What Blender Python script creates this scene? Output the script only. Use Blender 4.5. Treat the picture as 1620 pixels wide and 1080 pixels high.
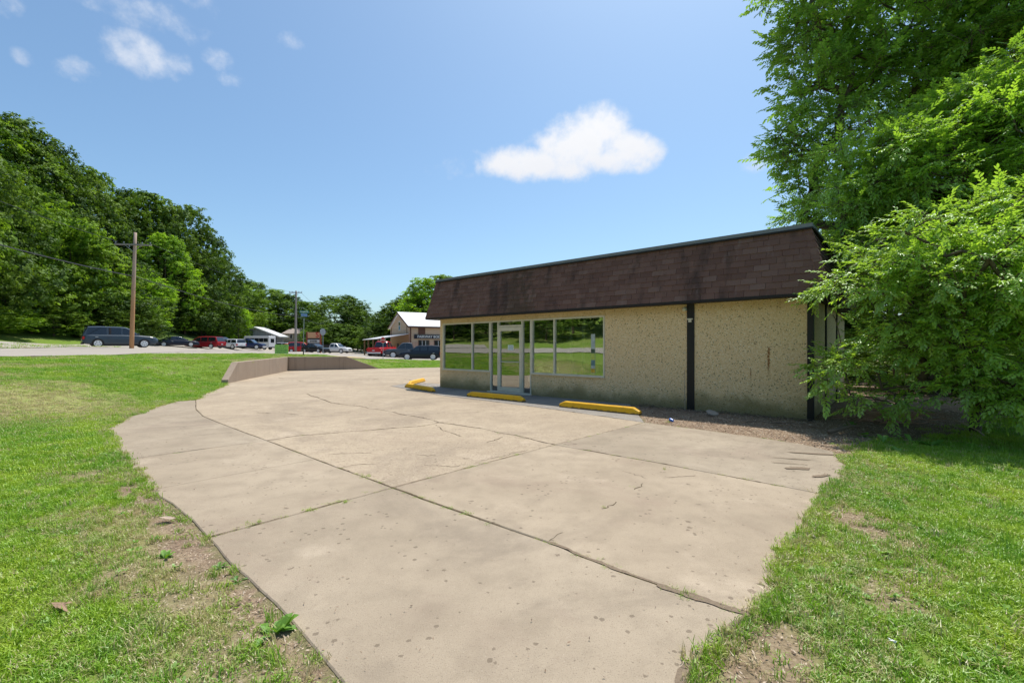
import bpy, bmesh, math, random
import numpy as np
from mathutils import Vector, Matrix, noise as mnoise
for o in list(bpy.data.objects): bpy.data.objects.remove(o)
SC = bpy.context.scene
COL = SC.collection
R = math.radians
F = 711.0; CH = 1.5; HZ = 549.0; CX = 810.0
# ---------------------------------------------------------------- camera
cam = bpy.data.cameras.new('camera'); camo = bpy.data.objects.new('camera', cam); COL.objects.link(camo)
camo.location = (0, 0, CH); camo.rotation_euler = (R(90), 0, 0)
cam.sensor_width = 36; cam.lens = 36*F/1620; cam.shift_y = 9/1620; cam.clip_start = .05; cam.clip_end = 3000
SC.camera = camo
# ---------------------------------------------------------------- light
SUN_EL = 68.0
sx, sy = 0.50, 0.866                      # horizontal direction towards the sun
w = bpy.data.worlds.new('World'); SC.world = w; w.use_nodes = True
NT = w.node_tree; NT.nodes.clear()
def wn(t, **k):
    n = NT.nodes.new(t)
    for a, b in k.items(): setattr(n, a, b)
    return n
sky = wn('ShaderNodeTexSky', sky_type='NISHITA', sun_disc=False)
sky.sun_elevation = R(SUN_EL); sky.sun_rotation = math.atan2(sx, sy)
sky.air_density = 1.0; sky.dust_density = 1.7; sky.ozone_density = 2.6; sky.altitude = 100
bg = wn('ShaderNodeBackground'); bg.inputs[1].default_value = .115
out = wn('ShaderNodeOutputWorld')
def L(a, b): NT.links.new(a, b)
def wmath(op, a, b=None, c=None, clamp=False):
    n = wn('ShaderNodeMath', operation=op); n.use_clamp = clamp
    for i, v in enumerate((a, b, c)):
        if v is None: continue
        if isinstance(v, (int, float)): n.inputs[i].default_value = v
        else: L(v, n.inputs[i])
    return n.outputs[0]
tc = wn('ShaderNodeTexCoord')
sep = wn('ShaderNodeSeparateXYZ'); L(tc.outputs['Generated'], sep.inputs[0])
az = wmath('ARCTAN2', sep.outputs[0], sep.outputs[1])          # azimuth, + right of north
el = wmath('ARCSINE', sep.outputs[2])
nz = wn('ShaderNodeTexNoise'); nz.inputs['Scale'].default_value = 9; nz.inputs['Detail'].default_value = 9; nz.inputs['Roughness'].default_value = .58
L(tc.outputs['Generated'], nz.inputs['Vector'])
nz2 = wn('ShaderNodeTexNoise'); nz2.inputs['Scale'].default_value = 26; nz2.inputs['Detail'].default_value = 6; nz2.inputs['Roughness'].default_value = .6
L(tc.outputs['Generated'], nz2.inputs['Vector'])
def puff(px, py, rx, ry, amp=1.0, tilt=0.0):
    """a cloud puff where the photograph shows one, as an elliptical falloff in azimuth and elevation"""
    a = (px-CX)/F; v = (HZ-py)/F
    A = math.atan(a); E = math.atan(v/math.sqrt(1+a*a))
    sa = rx/F/(1+a*a); se = ry/F/math.sqrt(1+a*a)/(1+v*v/(1+a*a))
    da = wmath('SUBTRACT', az, A); de = wmath('SUBTRACT', el, E)
    de = wmath('SUBTRACT', de, wmath('MULTIPLY', da, tilt))
    q = wmath('ADD', wmath('POWER', wmath('DIVIDE', wmath('ABSOLUTE', da), sa), 2.0), wmath('POWER', wmath('DIVIDE', wmath('ABSOLUTE', de), se), 2.0))
    return wmath('MULTIPLY', wmath('SUBTRACT', 1.0, q), amp)
def mx(l):
    r = l[0]
    for x in l[1:]: r = wmath('MAXIMUM', r, x)
    return r
def mkcloud(p, nzn, k, lo, hi):
    f = wmath('ADD', p, wmath('MULTIPLY', wmath('SUBTRACT', nzn, .5), k))
    mr = wn('ShaderNodeMapRange', interpolation_type='SMOOTHSTEP'); L(f, mr.inputs[0]); mr.inputs[1].default_value = lo; mr.inputs[2].default_value = hi
    return mr.outputs[0]
main = mx([puff(838, 258, 92, 34, 1, -.02), puff(912, 234, 88, 58, 1), puff(944, 214, 62, 54, 1), puff(985, 250, 70, 30, 1, -.1), puff(1000, 232, 62, 32, 1, -.25), puff(800, 262, 55, 24, .9), puff(895, 268, 85, 20, .8)])
m1 = mkcloud(main, nz2.outputs[0], 1.5, -.05, .95)
wis = mx([puff(232, 90, 66, 36, .9), puff(122, 113, 34, 18, .45), puff(345, 96, 24, 17, .55), puff(195, 12, 45, 26, .45), puff(248, 28, 60, 26, .3), puff(320, 10, 25, 20, .35), puff(460, 66, 20, 14, .35), puff(10, 5, 30, 20, .6), puff(1196, 258, 24, 17, .75), puff(716, 266, 24, 12, .2), puff(35, 92, 16, 11, .3), puff(130, 0, 50, 10, .35), puff(360, 124, 18, 10, .3)])
m2 = mkcloud(wis, nz2.outputs[0], 2.9, -.25, 1.8)
mask = wmath('MAXIMUM', m1, wmath('MULTIPLY', m2, .8))
mix = wn('ShaderNodeMix', data_type='RGBA')
tint = wn('ShaderNodeMix', data_type='RGBA', blend_type='MULTIPLY'); tint.inputs[0].default_value = 1
tint.inputs[7].default_value = (.735, .865, .875, 1)
L(sky.outputs[0], tint.inputs[6])
L(mask, mix.inputs[0]); L(tint.outputs[2], mix.inputs[6])
shade = wn('ShaderNodeMix', data_type='RGBA'); L(wmath('ADD', wmath('MULTIPLY', nz2.outputs[0], .5), wmath('MULTIPLY', wmath('SUBTRACT', .42, el), 5.0), clamp=True), shade.inputs[0])
shade.inputs[6].default_value = (5.1, 5.15, 5.3, 1); shade.inputs[7].default_value = (4.15, 4.3, 4.65, 1)
L(shade.outputs[2], mix.inputs[7]); L(mix.outputs[2], bg.inputs[0]); L(bg.outputs[0], out.inputs[0])
sl = bpy.data.lights.new('sun', 'SUN'); sl.energy = 3.0; sl.angle = R(.53); sl.color = (1, .955, .88)
so = bpy.data.objects.new('sun', sl); COL.objects.link(so)
ce = math.cos(R(SUN_EL)); sdir = Vector((sx*ce, sy*ce, math.sin(R(SUN_EL))))
so.rotation_euler = sdir.to_track_quat('Z', 'Y').to_euler(); so.location = (10, 10, 60)
vs = SC.view_settings; vs.view_transform = 'Standard'; vs.look = 'None'; vs.exposure = 0.74; vs.gamma = 1; vs.use_curve_mapping = False
SC.render.engine = 'CYCLES'
SC.cycles.max_bounces = 8; SC.cycles.transparent_max_bounces = 12
rnd = random.Random(11)
nrng = np.random.default_rng(5)

# ---------------------------------------------------------------- helpers
def tag(o, label=None, cat=None, group=None, kind=None):
    if label: o['label'] = label
    if cat: o['category'] = cat
    if group: o['group'] = group
    if kind: o['kind'] = kind
    return o
def empty(name, loc, rz=0, **k):
    o = bpy.data.objects.new(name, None); COL.objects.link(o); o.location = loc; o.rotation_euler.z = rz
    o.empty_display_size = .2
    return tag(o, **k)
def copy_tree(o, parent=None):
    c = o.copy(); COL.objects.link(c)
    if parent: c.parent = parent
    for ch in list(o.children): copy_tree(ch, c)
    return c
class MB:
    def __init__(s): s.v = []; s.f = []
    def add(s, vs, fs):
        n = len(s.v); s.v += [tuple(p) for p in vs]; s.f += [tuple(i+n for i in f) for f in fs]; return s
    def box(s, x0, y0, z0, x1, y1, z1):
        return s.add([(x0,y0,z0),(x1,y0,z0),(x1,y1,z0),(x0,y1,z0),(x0,y0,z1),(x1,y0,z1),(x1,y1,z1),(x0,y1,z1)],
                     [(0,3,2,1),(4,5,6,7),(0,1,5,4),(1,2,6,5),(2,3,7,6),(3,0,4,7)])
    def tube(s, pts, rs, n=8, cap=True):
        pts = [Vector(p) for p in pts]
        if not hasattr(rs, '__len__'): rs = [rs]*len(pts)
        b = len(s.v)
        for i, p in enumerate(pts):
            d = (pts[min(i+1, len(pts)-1)] - pts[max(i-1, 0)]).normalized()
            a = d.cross(Vector((0, 0, 1)))
            if a.length < .05: a = d.cross(Vector((1, 0, 0)))
            a.normalize(); c = d.cross(a)
            for k in range(n):
                t = 2*math.pi*k/n; q = p + (a*math.cos(t) + c*math.sin(t))*rs[i]; s.v.append(tuple(q))
        for i in range(len(pts)-1):
            for k in range(n):
                k2 = (k+1) % n; s.f.append((b+i*n+k, b+i*n+k2, b+(i+1)*n+k2, b+(i+1)*n+k))
        if cap:
            s.f.append(tuple(b+k for k in range(n))[::-1]); s.f.append(tuple(b+(len(pts)-1)*n+k for k in range(n)))
        return s
    def prism(s, poly, z0, z1):
        n = len(poly); b = [(p[0], p[1], z0) for p in poly]; t = [(p[0], p[1], z1) for p in poly]
        return s.add(b+t, [tuple(range(n))[::-1], tuple(range(n, 2*n))] + [(i, (i+1) % n, n+(i+1) % n, n+i) for i in range(n)])
    def xz(s, poly, y0, y1):
        n = len(poly); b = [(p[0], y0, p[1]) for p in poly]; t = [(p[0], y1, p[1]) for p in poly]
        return s.add(b+t, [tuple(range(n)), tuple(range(n, 2*n))[::-1]] + [(i, n+i, n+(i+1) % n, (i+1) % n) for i in range(n)])
    def mesh(s, name, mat, smooth=False):
        m = bpy.data.meshes.new(name); m.from_pydata(s.v, [], s.f); m.update()
        if mat: m.materials.append(mat)
        if smooth: m.polygons.foreach_set('use_smooth', [True]*len(m.polygons))
        return m
    def build(s, name, mat, parent=None, smooth=False, bevel=0, **k):
        o = bpy.data.objects.new(name, s.mesh(name, mat, smooth)); COL.objects.link(o)
        if parent: o.parent = parent
        if bevel:
            b = o.modifiers.new('bevel', 'BEVEL'); b.width = bevel; b.segments = 2; b.limit_method = 'ANGLE'; b.angle_limit = R(40)
        return tag(o, **k)
def npmesh(name, V, faces_n, FI, mat, smooth=False):
    """fast mesh: V (n,3), FI (m,k) of one face size"""
    m = bpy.data.meshes.new(name); m.vertices.add(len(V)); m.vertices.foreach_set('co', np.asarray(V, 'f').ravel())
    k = FI.shape[1]; m.loops.add(FI.size); m.loops.foreach_set('vertex_index', FI.ravel().astype('i'))
    m.polygons.add(len(FI)); m.polygons.foreach_set('loop_start', np.arange(0, FI.size, k, dtype='i')); m.polygons.foreach_set('loop_total', np.full(len(FI), k, 'i'))
    if smooth: m.polygons.foreach_set('use_smooth', np.ones(len(FI), bool))
    m.update(calc_edges=True)
    if mat: m.materials.append(mat)
    return m
# node material helper -------------------------------------------------
class NM:
    def __init__(s, name, rough=.8, spec=.3):
        s.m = bpy.data.materials.new(name); s.m.use_nodes = True; s.t = s.m.node_tree
        s.b = s.t.nodes['Principled BSDF']; s.b.inputs['Roughness'].default_value = rough
        s.b.inputs['Specular IOR Level'].default_value = spec
    def n(s, t, **k):
        x = s.t.nodes.new(t)
        for a, b in k.items(): setattr(x, a, b)
        return x
    def l(s, a, b): s.t.links.new(a, b)
    def pos(s): return s.n('ShaderNodeNewGeometry').outputs['Position']
    def objc(s, obj=None):
        x = s.n('ShaderNodeTexCoord')
        if obj: x.object = obj
        return x.outputs['Object']
    def mapv(s, v, sc=(1,1,1), loc=(0,0,0)):
        x = s.n('ShaderNodeMapping'); s.l(v, x.inputs[0]); x.inputs['Scale'].default_value = sc; x.inputs['Location'].default_value = loc; return x.outputs[0]
    def noise(s, v, scale, detail=4, rough=.5, dist=0):
        x = s.n('ShaderNodeTexNoise'); s.l(v, x.inputs['Vector']); x.inputs['Scale'].default_value = scale
        x.inputs['Detail'].default_value = detail; x.inputs['Roughness'].default_value = rough; x.inputs['Distortion'].default_value = dist
        return x.outputs[0]
    def voro(s, v, scale, feat='F1', rand=1):
        x = s.n('ShaderNodeTexVoronoi', feature=feat); s.l(v, x.inputs['Vector']); x.inputs['Scale'].default_value = scale; x.inputs['Randomness'].default_value = rand; return x
    def white(s, v):
        x = s.n('ShaderNodeTexWhiteNoise'); s.l(v, x.inputs['Vector']); return x.outputs[0]
    def ma(s, op, a, b=None, c=None, clamp=False):
        x = s.n('ShaderNodeMath', operation=op); x.use_clamp = clamp
        for i, v in enumerate((a, b, c)):
            if v is None: continue
            if isinstance(v, (int, float)): x.inputs[i].default_value = v
            else: s.l(v, x.inputs[i])
        return x.outputs[0]
    def rng(s, v, a, b, c=0, d=1, smooth=True):
        x = s.n('ShaderNodeMapRange'); x.interpolation_type = 'SMOOTHSTEP' if smooth else 'LINEAR'; s.l(v, x.inputs[0])
        for i, q in enumerate((a, b, c, d)): x.inputs[i+1].default_value = q
        return x.outputs[0]
    def col(s, c):
        x = s.n('ShaderNodeRGB'); x.outputs[0].default_value = (*c, 1); return x.outputs[0]
    def mix(s, f, a, b, mode='MIX'):
        x = s.n('ShaderNodeMix', data_type='RGBA', blend_type=mode)
        for i, v in ((0, f), (6, a), (7, b)):
            if isinstance(v, (int, float)): x.inputs[i].default_value = v
            elif isinstance(v, tuple): x.inputs[i].default_value = (*v, 1)
            else: s.l(v, x.inputs[i])
        return x.outputs[2]
    def ramp(s, f, *st):
        x = s.n('ShaderNodeValToRGB'); s.l(f, x.inputs[0]); e = x.color_ramp.elements
        while len(e) < len(st): e.new(.5)
        for i, (p, c) in enumerate(st): e[i].position = p; e[i].color = (*c, 1)
        return x.outputs[0]
    def base(s, c):
        if isinstance(c, tuple): s.b.inputs['Base Color'].default_value = (*c, 1)
        else: s.l(c, s.b.inputs['Base Color'])
        return s
    def rough(s, r): s.l(r, s.b.inputs['Roughness']); return s
    def bump(s, h, strength=.3, dist=.01):
        x = s.n('ShaderNodeBump'); x.inputs['Strength'].default_value = strength; x.inputs['Distance'].default_value = dist
        s.l(h, x.inputs['Height']); s.l(x.outputs[0], s.b.inputs['Normal']); return s
    def attr(s, name):
        x = s.n('ShaderNodeAttribute'); x.attribute_name = name; return x.outputs['Fac']
    def orand(s): return s.n('ShaderNodeObjectInfo').outputs['Random']
def plain(name, c, rough=.6, metal=0, spec=.4, var=.12, scale=6):
    k = NM(name, rough, spec); k.b.inputs['Metallic'].default_value = metal
    n_ = k.noise(k.objc(), scale, 5)
    k.base(k.mix(1.0, c, k.ramp(n_, (.3, (1-var,)*3), (.7, (1, 1, 1))), 'MULTIPLY')); return k.m
M = {}
# ---------------------------------------------------------------- geometry of the place
def G(px, py, z=0.0):
    Y = F*(CH-z)/(py-HZ); return ((px-CX)/F*Y, Y)
def P(px, Y): return ((px-CX)/F*Y, Y)
def ZP(py, Y): return CH+(HZ-py)/F*Y
def inpoly(X, Y, poly):
    X = np.asarray(X, float); Y = np.asarray(Y, float); c = np.zeros(X.shape, bool); n = len(poly)
    for i in range(n):
        x0, y0 = poly[i]; x1, y1 = poly[(i+1) % n]
        if y0 == y1: continue
        t = ((y0 > Y) != (y1 > Y)) & (X < (x1-x0)*(Y-y0)/(y1-y0)+x0); c ^= t
    return c
def dpoly(X, Y, pts):
    """distance to an open polyline"""
    X = np.asarray(X, float); Y = np.asarray(Y, float); d = np.full(X.shape, 1e9)
    for (x0, y0), (x1, y1) in zip(pts[:-1], pts[1:]):
        dx, dy = x1-x0, y1-y0; t = np.clip(((X-x0)*dx+(Y-y0)*dy)/(dx*dx+dy*dy+1e-12), 0, 1)
        d = np.minimum(d, np.hypot(X-x0-t*dx, Y-y0-t*dy))
    return d
def sst(x, a, b): t = np.clip((x-a)/(b-a), 0, 1); return t*t*(3-2*t)
def vnoise(X, Y, s, seed=0):
    """cheap value noise in numpy"""
    x = np.asarray(X, float)/s+seed*17.3; y = np.asarray(Y, float)/s+seed*9.1; xi = np.floor(x).astype(int); yi = np.floor(y).astype(int)
    fx = x-xi; fy = y-yi; fx = fx*fx*(3-2*fx); fy = fy*fy*(3-2*fy)
    def h(a, b):
        q = np.sin(a*127.1+b*311.7+seed*74.7)*43758.5453; return q-np.floor(q)
    return (h(xi, yi)*(1-fx)+h(xi+1, yi)*fx)*(1-fy)+(h(xi, yi+1)*(1-fx)+h(xi+1, yi+1)*fx)*fy
# building frame: corner, u along the front to the left, v into the depth
B0 = Vector((6.15, 9.27)); BU = Vector((-.756, .6545)); BV = Vector((.6545, .756))
def UV(u, v): p = B0+BU*u+BV*v; return (p.x, p.y)
BLEN, BDEP = 11.72, 7.4
foot = [UV(0, 0), UV(BLEN, 0), UV(BLEN, BDEP), UV(0, BDEP)]
def jit(pts, a, step=.35, seed=1, closed=False):
    out_ = []
    r = random.Random(seed)
    for p, q in zip(pts[:-1], pts[1:]):
        d = math.hypot(q[0]-p[0], q[1]-p[1]); n = max(1, int(d/step))
        for i in range(n):
            t = i/n; x = p[0]+(q[0]-p[0])*t; y = p[1]+(q[1]-p[1])*t
            k = a if i else 0
            out_.append((x+r.uniform(-k, k), y+r.uniform(-k, k)))
    out_.append(pts[-1]); return out_
# slab outline (photo pixels on the flat lot)
eL1 = jit([G(328,850), G(304,822), G(242,774)], .012, .3, 1)          # left edge going away
eL2 = jit([G(242,774), G(221,754), G(197,727)], .012, .3, 2)
eL3 = jit([G(197,727), G(172,692), G(164.5,679), G(190,668)], .03, .3, 3)
eL4 = jit([G(190,668), G(207,658.5), G(275.5,635), G(309.5,632.5)], .04, .4, 4)
eL5 = jit([G(309.5,632.5), G(326,622), G(355,610.5), G(361,606.5)], .04, .4, 5)
eL0 = jit([(-.78,1.2), G(540,1080), G(484,1012), G(432,953), G(366,895), G(328,850)], .012, .2, 6)
wall_line = [(-11.84,18.75), (-14.2,28.4), (-9.35,31.45)]
eR0 = jit([G(1187,972), G(1174,984), G(1105,1045), G(1086,1080), (.75, 1.2)], .022, .09, 7)
eR1 = jit([G(1300.6,781), G(1285,812), G(1281,838), G(1253,853), G(1233,888), G(1226,926), G(1205,963), G(1187,972)], .022, .12, 8)
eR2 = jit([G(1020,668), G(1060,673), G(1115,680), G(1180,689), G(1268,702), G(1318,714), G(1338,735), G(1330,760), G(1300.6,781)], .03, .18, 9)
J1a = jit([G(309.5,632.5), G(310,647), G(321,658), G(345,668), G(368,676.6), G(422,696.5)], .006, .4, 10)
J1b = jit([G(422,696.5), G(499,726)], .006, .3, 11)
J1c = jit([G(499,726), G(621,771)], .006, .3, 12)
J1d = jit([G(621,771), G(698,799), G(867,857)], .007, .25, 13)
J1e = jit([G(867,857), G(980,902.6), G(1079,937), G(1187,972)], .01, .15, 14)
J2a = jit([G(328,850), G(621,771)], .006, .3, 15)
J2b = jit([G(621,771), G(878,703)], .006, .3, 16)
J2c = jit([G(878,703), G(1020,668)], .006, .3, 17)
J3 = jit([G(878,703), G(1057,734.6), G(1190,760), G(1300.6,781)], .008, .25, 18)
J4 = jit([G(197,727), G(422,696.5)], .006, .3, 19)
J5 = jit([G(242,774), G(499,726)], .006, .3, 20)
J6 = jit([G(190,668), G(305,650.5), G(311,648.5)], .006, .4, 21)
K4 = jit([G(422,696.5), G(470,689), G(558,682), G(666,674), G(695,668)], .035, .25, 22)
K8a = jit([G(695,668), G(760,677), G(831,691.6), G(878,703)], .035, .25, 23)
K8b = jit([G(485,622.7), G(524,637), G(570,642.5), G(675,662), G(695,668)], .04, .25, 24)
APR = [G(618,610.5), G(698,625.5), G(760,632.6), G(878,647.5), G(1000,665), G(1020,668)]
APR = jit(APR, .012, .3, 25)
FAR = [(-9.35,31.45), (-5.6,33.4), (-3,34.4), (2,37), (10,43)]
def poly(*parts):
    o = []
    for p in parts:
        for q in p:
            if not o or (abs(q[0]-o[-1][0])+abs(q[1]-o[-1][1])) > .012: o.append(q)
    if abs(o[0][0]-o[-1][0])+abs(o[0][1]-o[-1][1]) < .012: o.pop()
    return o
rv = lambda p: p[::-1]
slabs = [
    ('front', poly(eL0, J2a, J1d, J1e, eR0)),
    ('mid_left', poly(eL1, J5, J1c, rv(J2a))),
    ('left2', poly(eL2, J4, J1b, rv(J5))),
    ('left3', poly(eL3, J6, [J1a[1]] if 0 else [], [p for p in J1a if p[1] <= J6[-1][1]], rv(J4))),
    ('left4', poly(eL4, [p for p in J1a if p[1] > J6[-1][1]], rv(J6))),
    ('right', poly(J2b, J3, eR1, rv(J1e), rv(J1d))),
    ('back_right', poly(J2c, eR2, rv(J3))),
    ('centre', poly(J1b, J1c, J2b, rv(K8a), rv(K4))),
    ('apron', poly([UV(4.0, -.004), UV(11.75, -.004), UV(11.75, .9), UV(12.6, .9)], [G(655,604)], APR)),
]
LOTW = [(-11.9,18.6), (-12.0,18.8), (-14.33,28.5), (-9.4,31.6)]       # lot outline inside the wall thickness
slabs.append(('far', poly(J1a, K4, rv(K8b), [G(570,617)], [G(618,610.5)], [G(655,604)], [UV(12.6,.9), UV(11.75,.9), UV(11.75,8)], rv(FAR), rv(LOTW[2:]), [(-12.0,18.8)], rv(eL5))))
slabs.append(('mid', poly(K8b, K8a, J2c, rv(APR), [G(570,617)])))
LOT = poly(eL0, eL1, eL2, eL3, eL4, eL5, LOTW[1:], FAR, [(14,36), UV(0,BDEP), UV(0,0), UV(4.0, 0)], [G(1020,668)], eR2, eR1, eR0)
OPEN_EDGE = eL0+eL1+eL2+eL3+eL4+eL5
OPEN_R = eR2+eR1+eR0
# ---------------------------------------------------------------- terrain height
cp = []
def c_(x, y, z): cp.append((x, y, z))
for x, y in [(0,-10),(-8,-12),(8,-10),(-3,2),(-4,5),(-6,8),(-8,10),(3,2),(6,5),(10,8),(0,6),(0,10),(-6,14),(-9.3,8.1),(12,2),(14,12),(-5,0),(5,-4)]: c_(x, y, 0 if x > -8 else .03)
for x, y, z in [(-14,12,.62),(-11.5,15.5,.28),(-9.5,13.5,.05),(-13,17,.62),(-12.6,19.8,.74),(-13.2,22,.82),(-14.2,25,.85),(-15,28.6,.86),(-13,30.2,.87),(-11.2,31.4,.7),(-10.4,31.9,.35),(-9,32.4,.06),
    (-7,34.6,.02),(-5,36,.02),(0,40,.0),(-10.5,36,.3),(-8.5,41,.2),(-13.1,46,.27),(-10,52,-.04),(-6,56,-.05),(0,62,0),(-17,58,.3),(-14,62,0),(-24,66,.4),
    (-17,33.4,.97),(-13.5,33,.9),(-20.5,31,1.0),(-23.2,27.5,1.0),(-20.9,18.3,1.09),(-22.8,24,1.03),(-17.5,8,1.12),(-14,-4,1.15),(-10,-17,1.2),(-6,-32,1.3),
    (-28,20,1.3),(-25,10,1.3),(-21,-3,1.35),(-17,-17,1.4),(-12,-34,1.5),(-31,30,1.32),(-37.5,43,1.41),(-34,43,1.38),(-30.4,36,1.37),(-43,58,1.27),(-38,58,1.2),(-43,64,1.12),(-45,72,1.0),(-47,80,.9),(-53,94,.75),(-41,94,.7),
    (-24,40,.93),(-21,46,.88),(-28,60,.8),(-35,73,.72),(-20,38,.92),(-16,38,.7),(-35,130,.5),(-20,150,.4),(-55,150,.6),(-40,110,.6),
    (-44,40,1.9),(-50,40,3.2),(-60,36,8),(-75,40,14),(-52,58,2.5),(-62,62,7),(-80,70,14),(-66,90,5),(-90,100,13),(-35,20,1.9),(-45,10,4),(-33,5,2.2),(-28,-12,2.2),(-45,-15,6),(-70,10,12),(-90,150,12),(-70,200,10),
    (20,15,0),(30,30,0),(20,45,.1),(40,0,-.3),(10,-30,0),(0,100,.3),(40,100,.5),(0,250,1),(150,150,1),(-150,60,22),(-150,250,16),(100,-80,0),(-60,-60,5),(0,-100,1),(20,70,.1)]: c_(x, y, z)
cp = np.array(cp)
_A = np.hypot(cp[:, None, 0]-cp[None, :, 0], cp[:, None, 1]-cp[None, :, 1])
_W = np.linalg.solve(np.block([[-_A, np.ones((len(cp), 1))], [np.ones((1, len(cp))), np.zeros((1, 1))]]), np.append(cp[:, 2], 0))
def terr(X, Y, raw=False):
    X = np.asarray(X, float); Y = np.asarray(Y, float); sh = X.shape; x = X.ravel(); y = Y.ravel(); z = np.full(x.shape, _W[-1])
    for i in range(len(cp)): z -= _W[i]*np.sqrt((x-cp[i, 0])**2+(y-cp[i, 1])**2+.6)
    if raw: return z.reshape(sh)
    near = (np.abs(x) < 30) & (y > -5) & (y < 50)
    z = z + near*(vnoise(x, y, .45, 3)-.5)*.02 + (vnoise(x, y, 1.7, 4)-.5)*.05*sst(np.hypot(x, y), 4, 12)
    d = np.minimum(dpoly(x, y, OPEN_EDGE), dpoly(x, y, OPEN_R+[]))
    d = np.minimum(d, dpoly(x, y, FAR))
    k = sst(d, .15, 3.2)
    z = (-.016+(vnoise(x, y, .6, 8)-.5)*.02)*(1-k)+z*k
    ins = inpoly(x, y, LOT); z = np.where(ins, -.010, z)
    bl = inpoly(x, y, foot); z = np.where(bl, -.05, z)
    return z.reshape(sh)
def tz(x, y): return float(terr(np.array([x]), np.array([y]))[0])
# ---------------------------------------------------------------- ground masks
def dirtmask(X, Y):
    """1 where bare soil, litter or dead grass lies"""
    dL = dpoly(X, Y, OPEN_EDGE); dR = dpoly(X, Y, eR1+eR0); dB = dpoly(X, Y, eR2)
    n1 = vnoise(X, Y, .35, 5); n2 = vnoise(X, Y, .12, 6); n3 = vnoise(X, Y, 1.1, 7)
    near = sst(Y, 6.6, 5.2)
    w1 = (1-sst(dL+(n1-.5)*.4+(n2-.5)*.15, .07, .44))*near*sst(n3+.25*n1, .12, .42)
    wR = (1-sst(dR+(n1-.5)*.22, .0, .12))*.8
    u = (X-B0.x)*BU.x+(Y-B0.y)*BU.y; v = (X-B0.x)*BV.x+(Y-B0.y)*BV.y
    strip = (1-sst(dB+(n1-.5)*.3, .25, .5))*.0
    band = (v < .1) & (u < 4.3) & (v > -2.2-.0*u)
    lawnedge = (Y-6.30)-.50*np.maximum(X-4.8, -.6)+(n1-.5)*.7+(n2-.5)*.3
    s2 = sst(lawnedge, -.05, .45)*(X > .8)
    patch = sst(vnoise(X, Y, .55, 12)*.65+n1*.35, .56, .68)*(X > .5)*(1-sst(dR, .3, 1.3))*.9
    pl = sst(vnoise(X, Y, .5, 14)*.6+n1*.4, .62, .74)*(X < 0)*(1-sst(dL, .5, 1.4))*near*.7
    return np.clip(np.maximum.reduce([w1, wR, s2*(Y < 60), patch, pl]), 0, 1)
def drymask(X, Y):
    a = np.exp(-(((X+11.5)/3.6)**2+((Y-10.3)/2.6)**2)*1.0)*.9
    b = sst(vnoise(X, Y, 3.2, 21)*.6+vnoise(X, Y, 1.1, 22)*.4, .45, .8)*.65
    c = (1-sst(dpoly(X, Y, OPEN_EDGE), .3, 1.3))*sst(Y, 7, 4)*.7*sst(vnoise(X, Y, .8, 23), .2, .6)
    b = b*np.where(X > .5, .45, 1.); d = (1-sst(dpoly(X, Y, OPEN_R), .3, 1.3))*.42*(X > .5)
    return np.clip(np.maximum.reduce([a, b, c, d]), 0, 1)
# ---------------------------------------------------------------- ground materials
k = NM('ground', .95, .1); p = k.pos()
n1 = k.noise(p, .9, 6, .6); n2 = k.noise(p, 14, 6, .65); n3 = k.noise(p, 55, 4, .7)
gr = k.mix(n1, (.12, .20, .026), (.20, .29, .040)); gr = k.mix(k.rng(n2, .35, .7), gr, (.10, .165, .024))
gr = k.mix(k.ma('MULTIPLY', k.rng(n3, .45, .75), .45), gr, (.30, .33, .085))
dry = k.mix(n2, (.36, .31, .13), (.47, .39, .20))
gr = k.mix(k.ma('MULTIPLY', k.attr('dry'), k.rng(n2, .2, .75)), gr, dry)
di = k.ramp(k.noise(p, 38, 6, .75), (.3, (.14, .095, .062)), (.5, (.30, .215, .145)), (.72, (.48, .37, .26)))
di = k.mix(k.ma('MULTIPLY', k.rng(k.noise(p, 3, 4), .4, .7), .6), di, (.19, .13, .09))
c = k.mix(k.attr('dirt'), gr, di)
c = k.mix(k.attr('joint'), c, k.mix(n3, (.075, .056, .038), (.22, .17, .115)))
far = k.mix(n1, (.06, .10, .02), (.12, .16, .045))
c = k.mix(k.attr('wood'), c, far)
k.base(c); k.bump(k.ma('ADD', n2, k.ma('MULTIPLY', n3, .6)), .8, .03); M['ground'] = k.m
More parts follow.
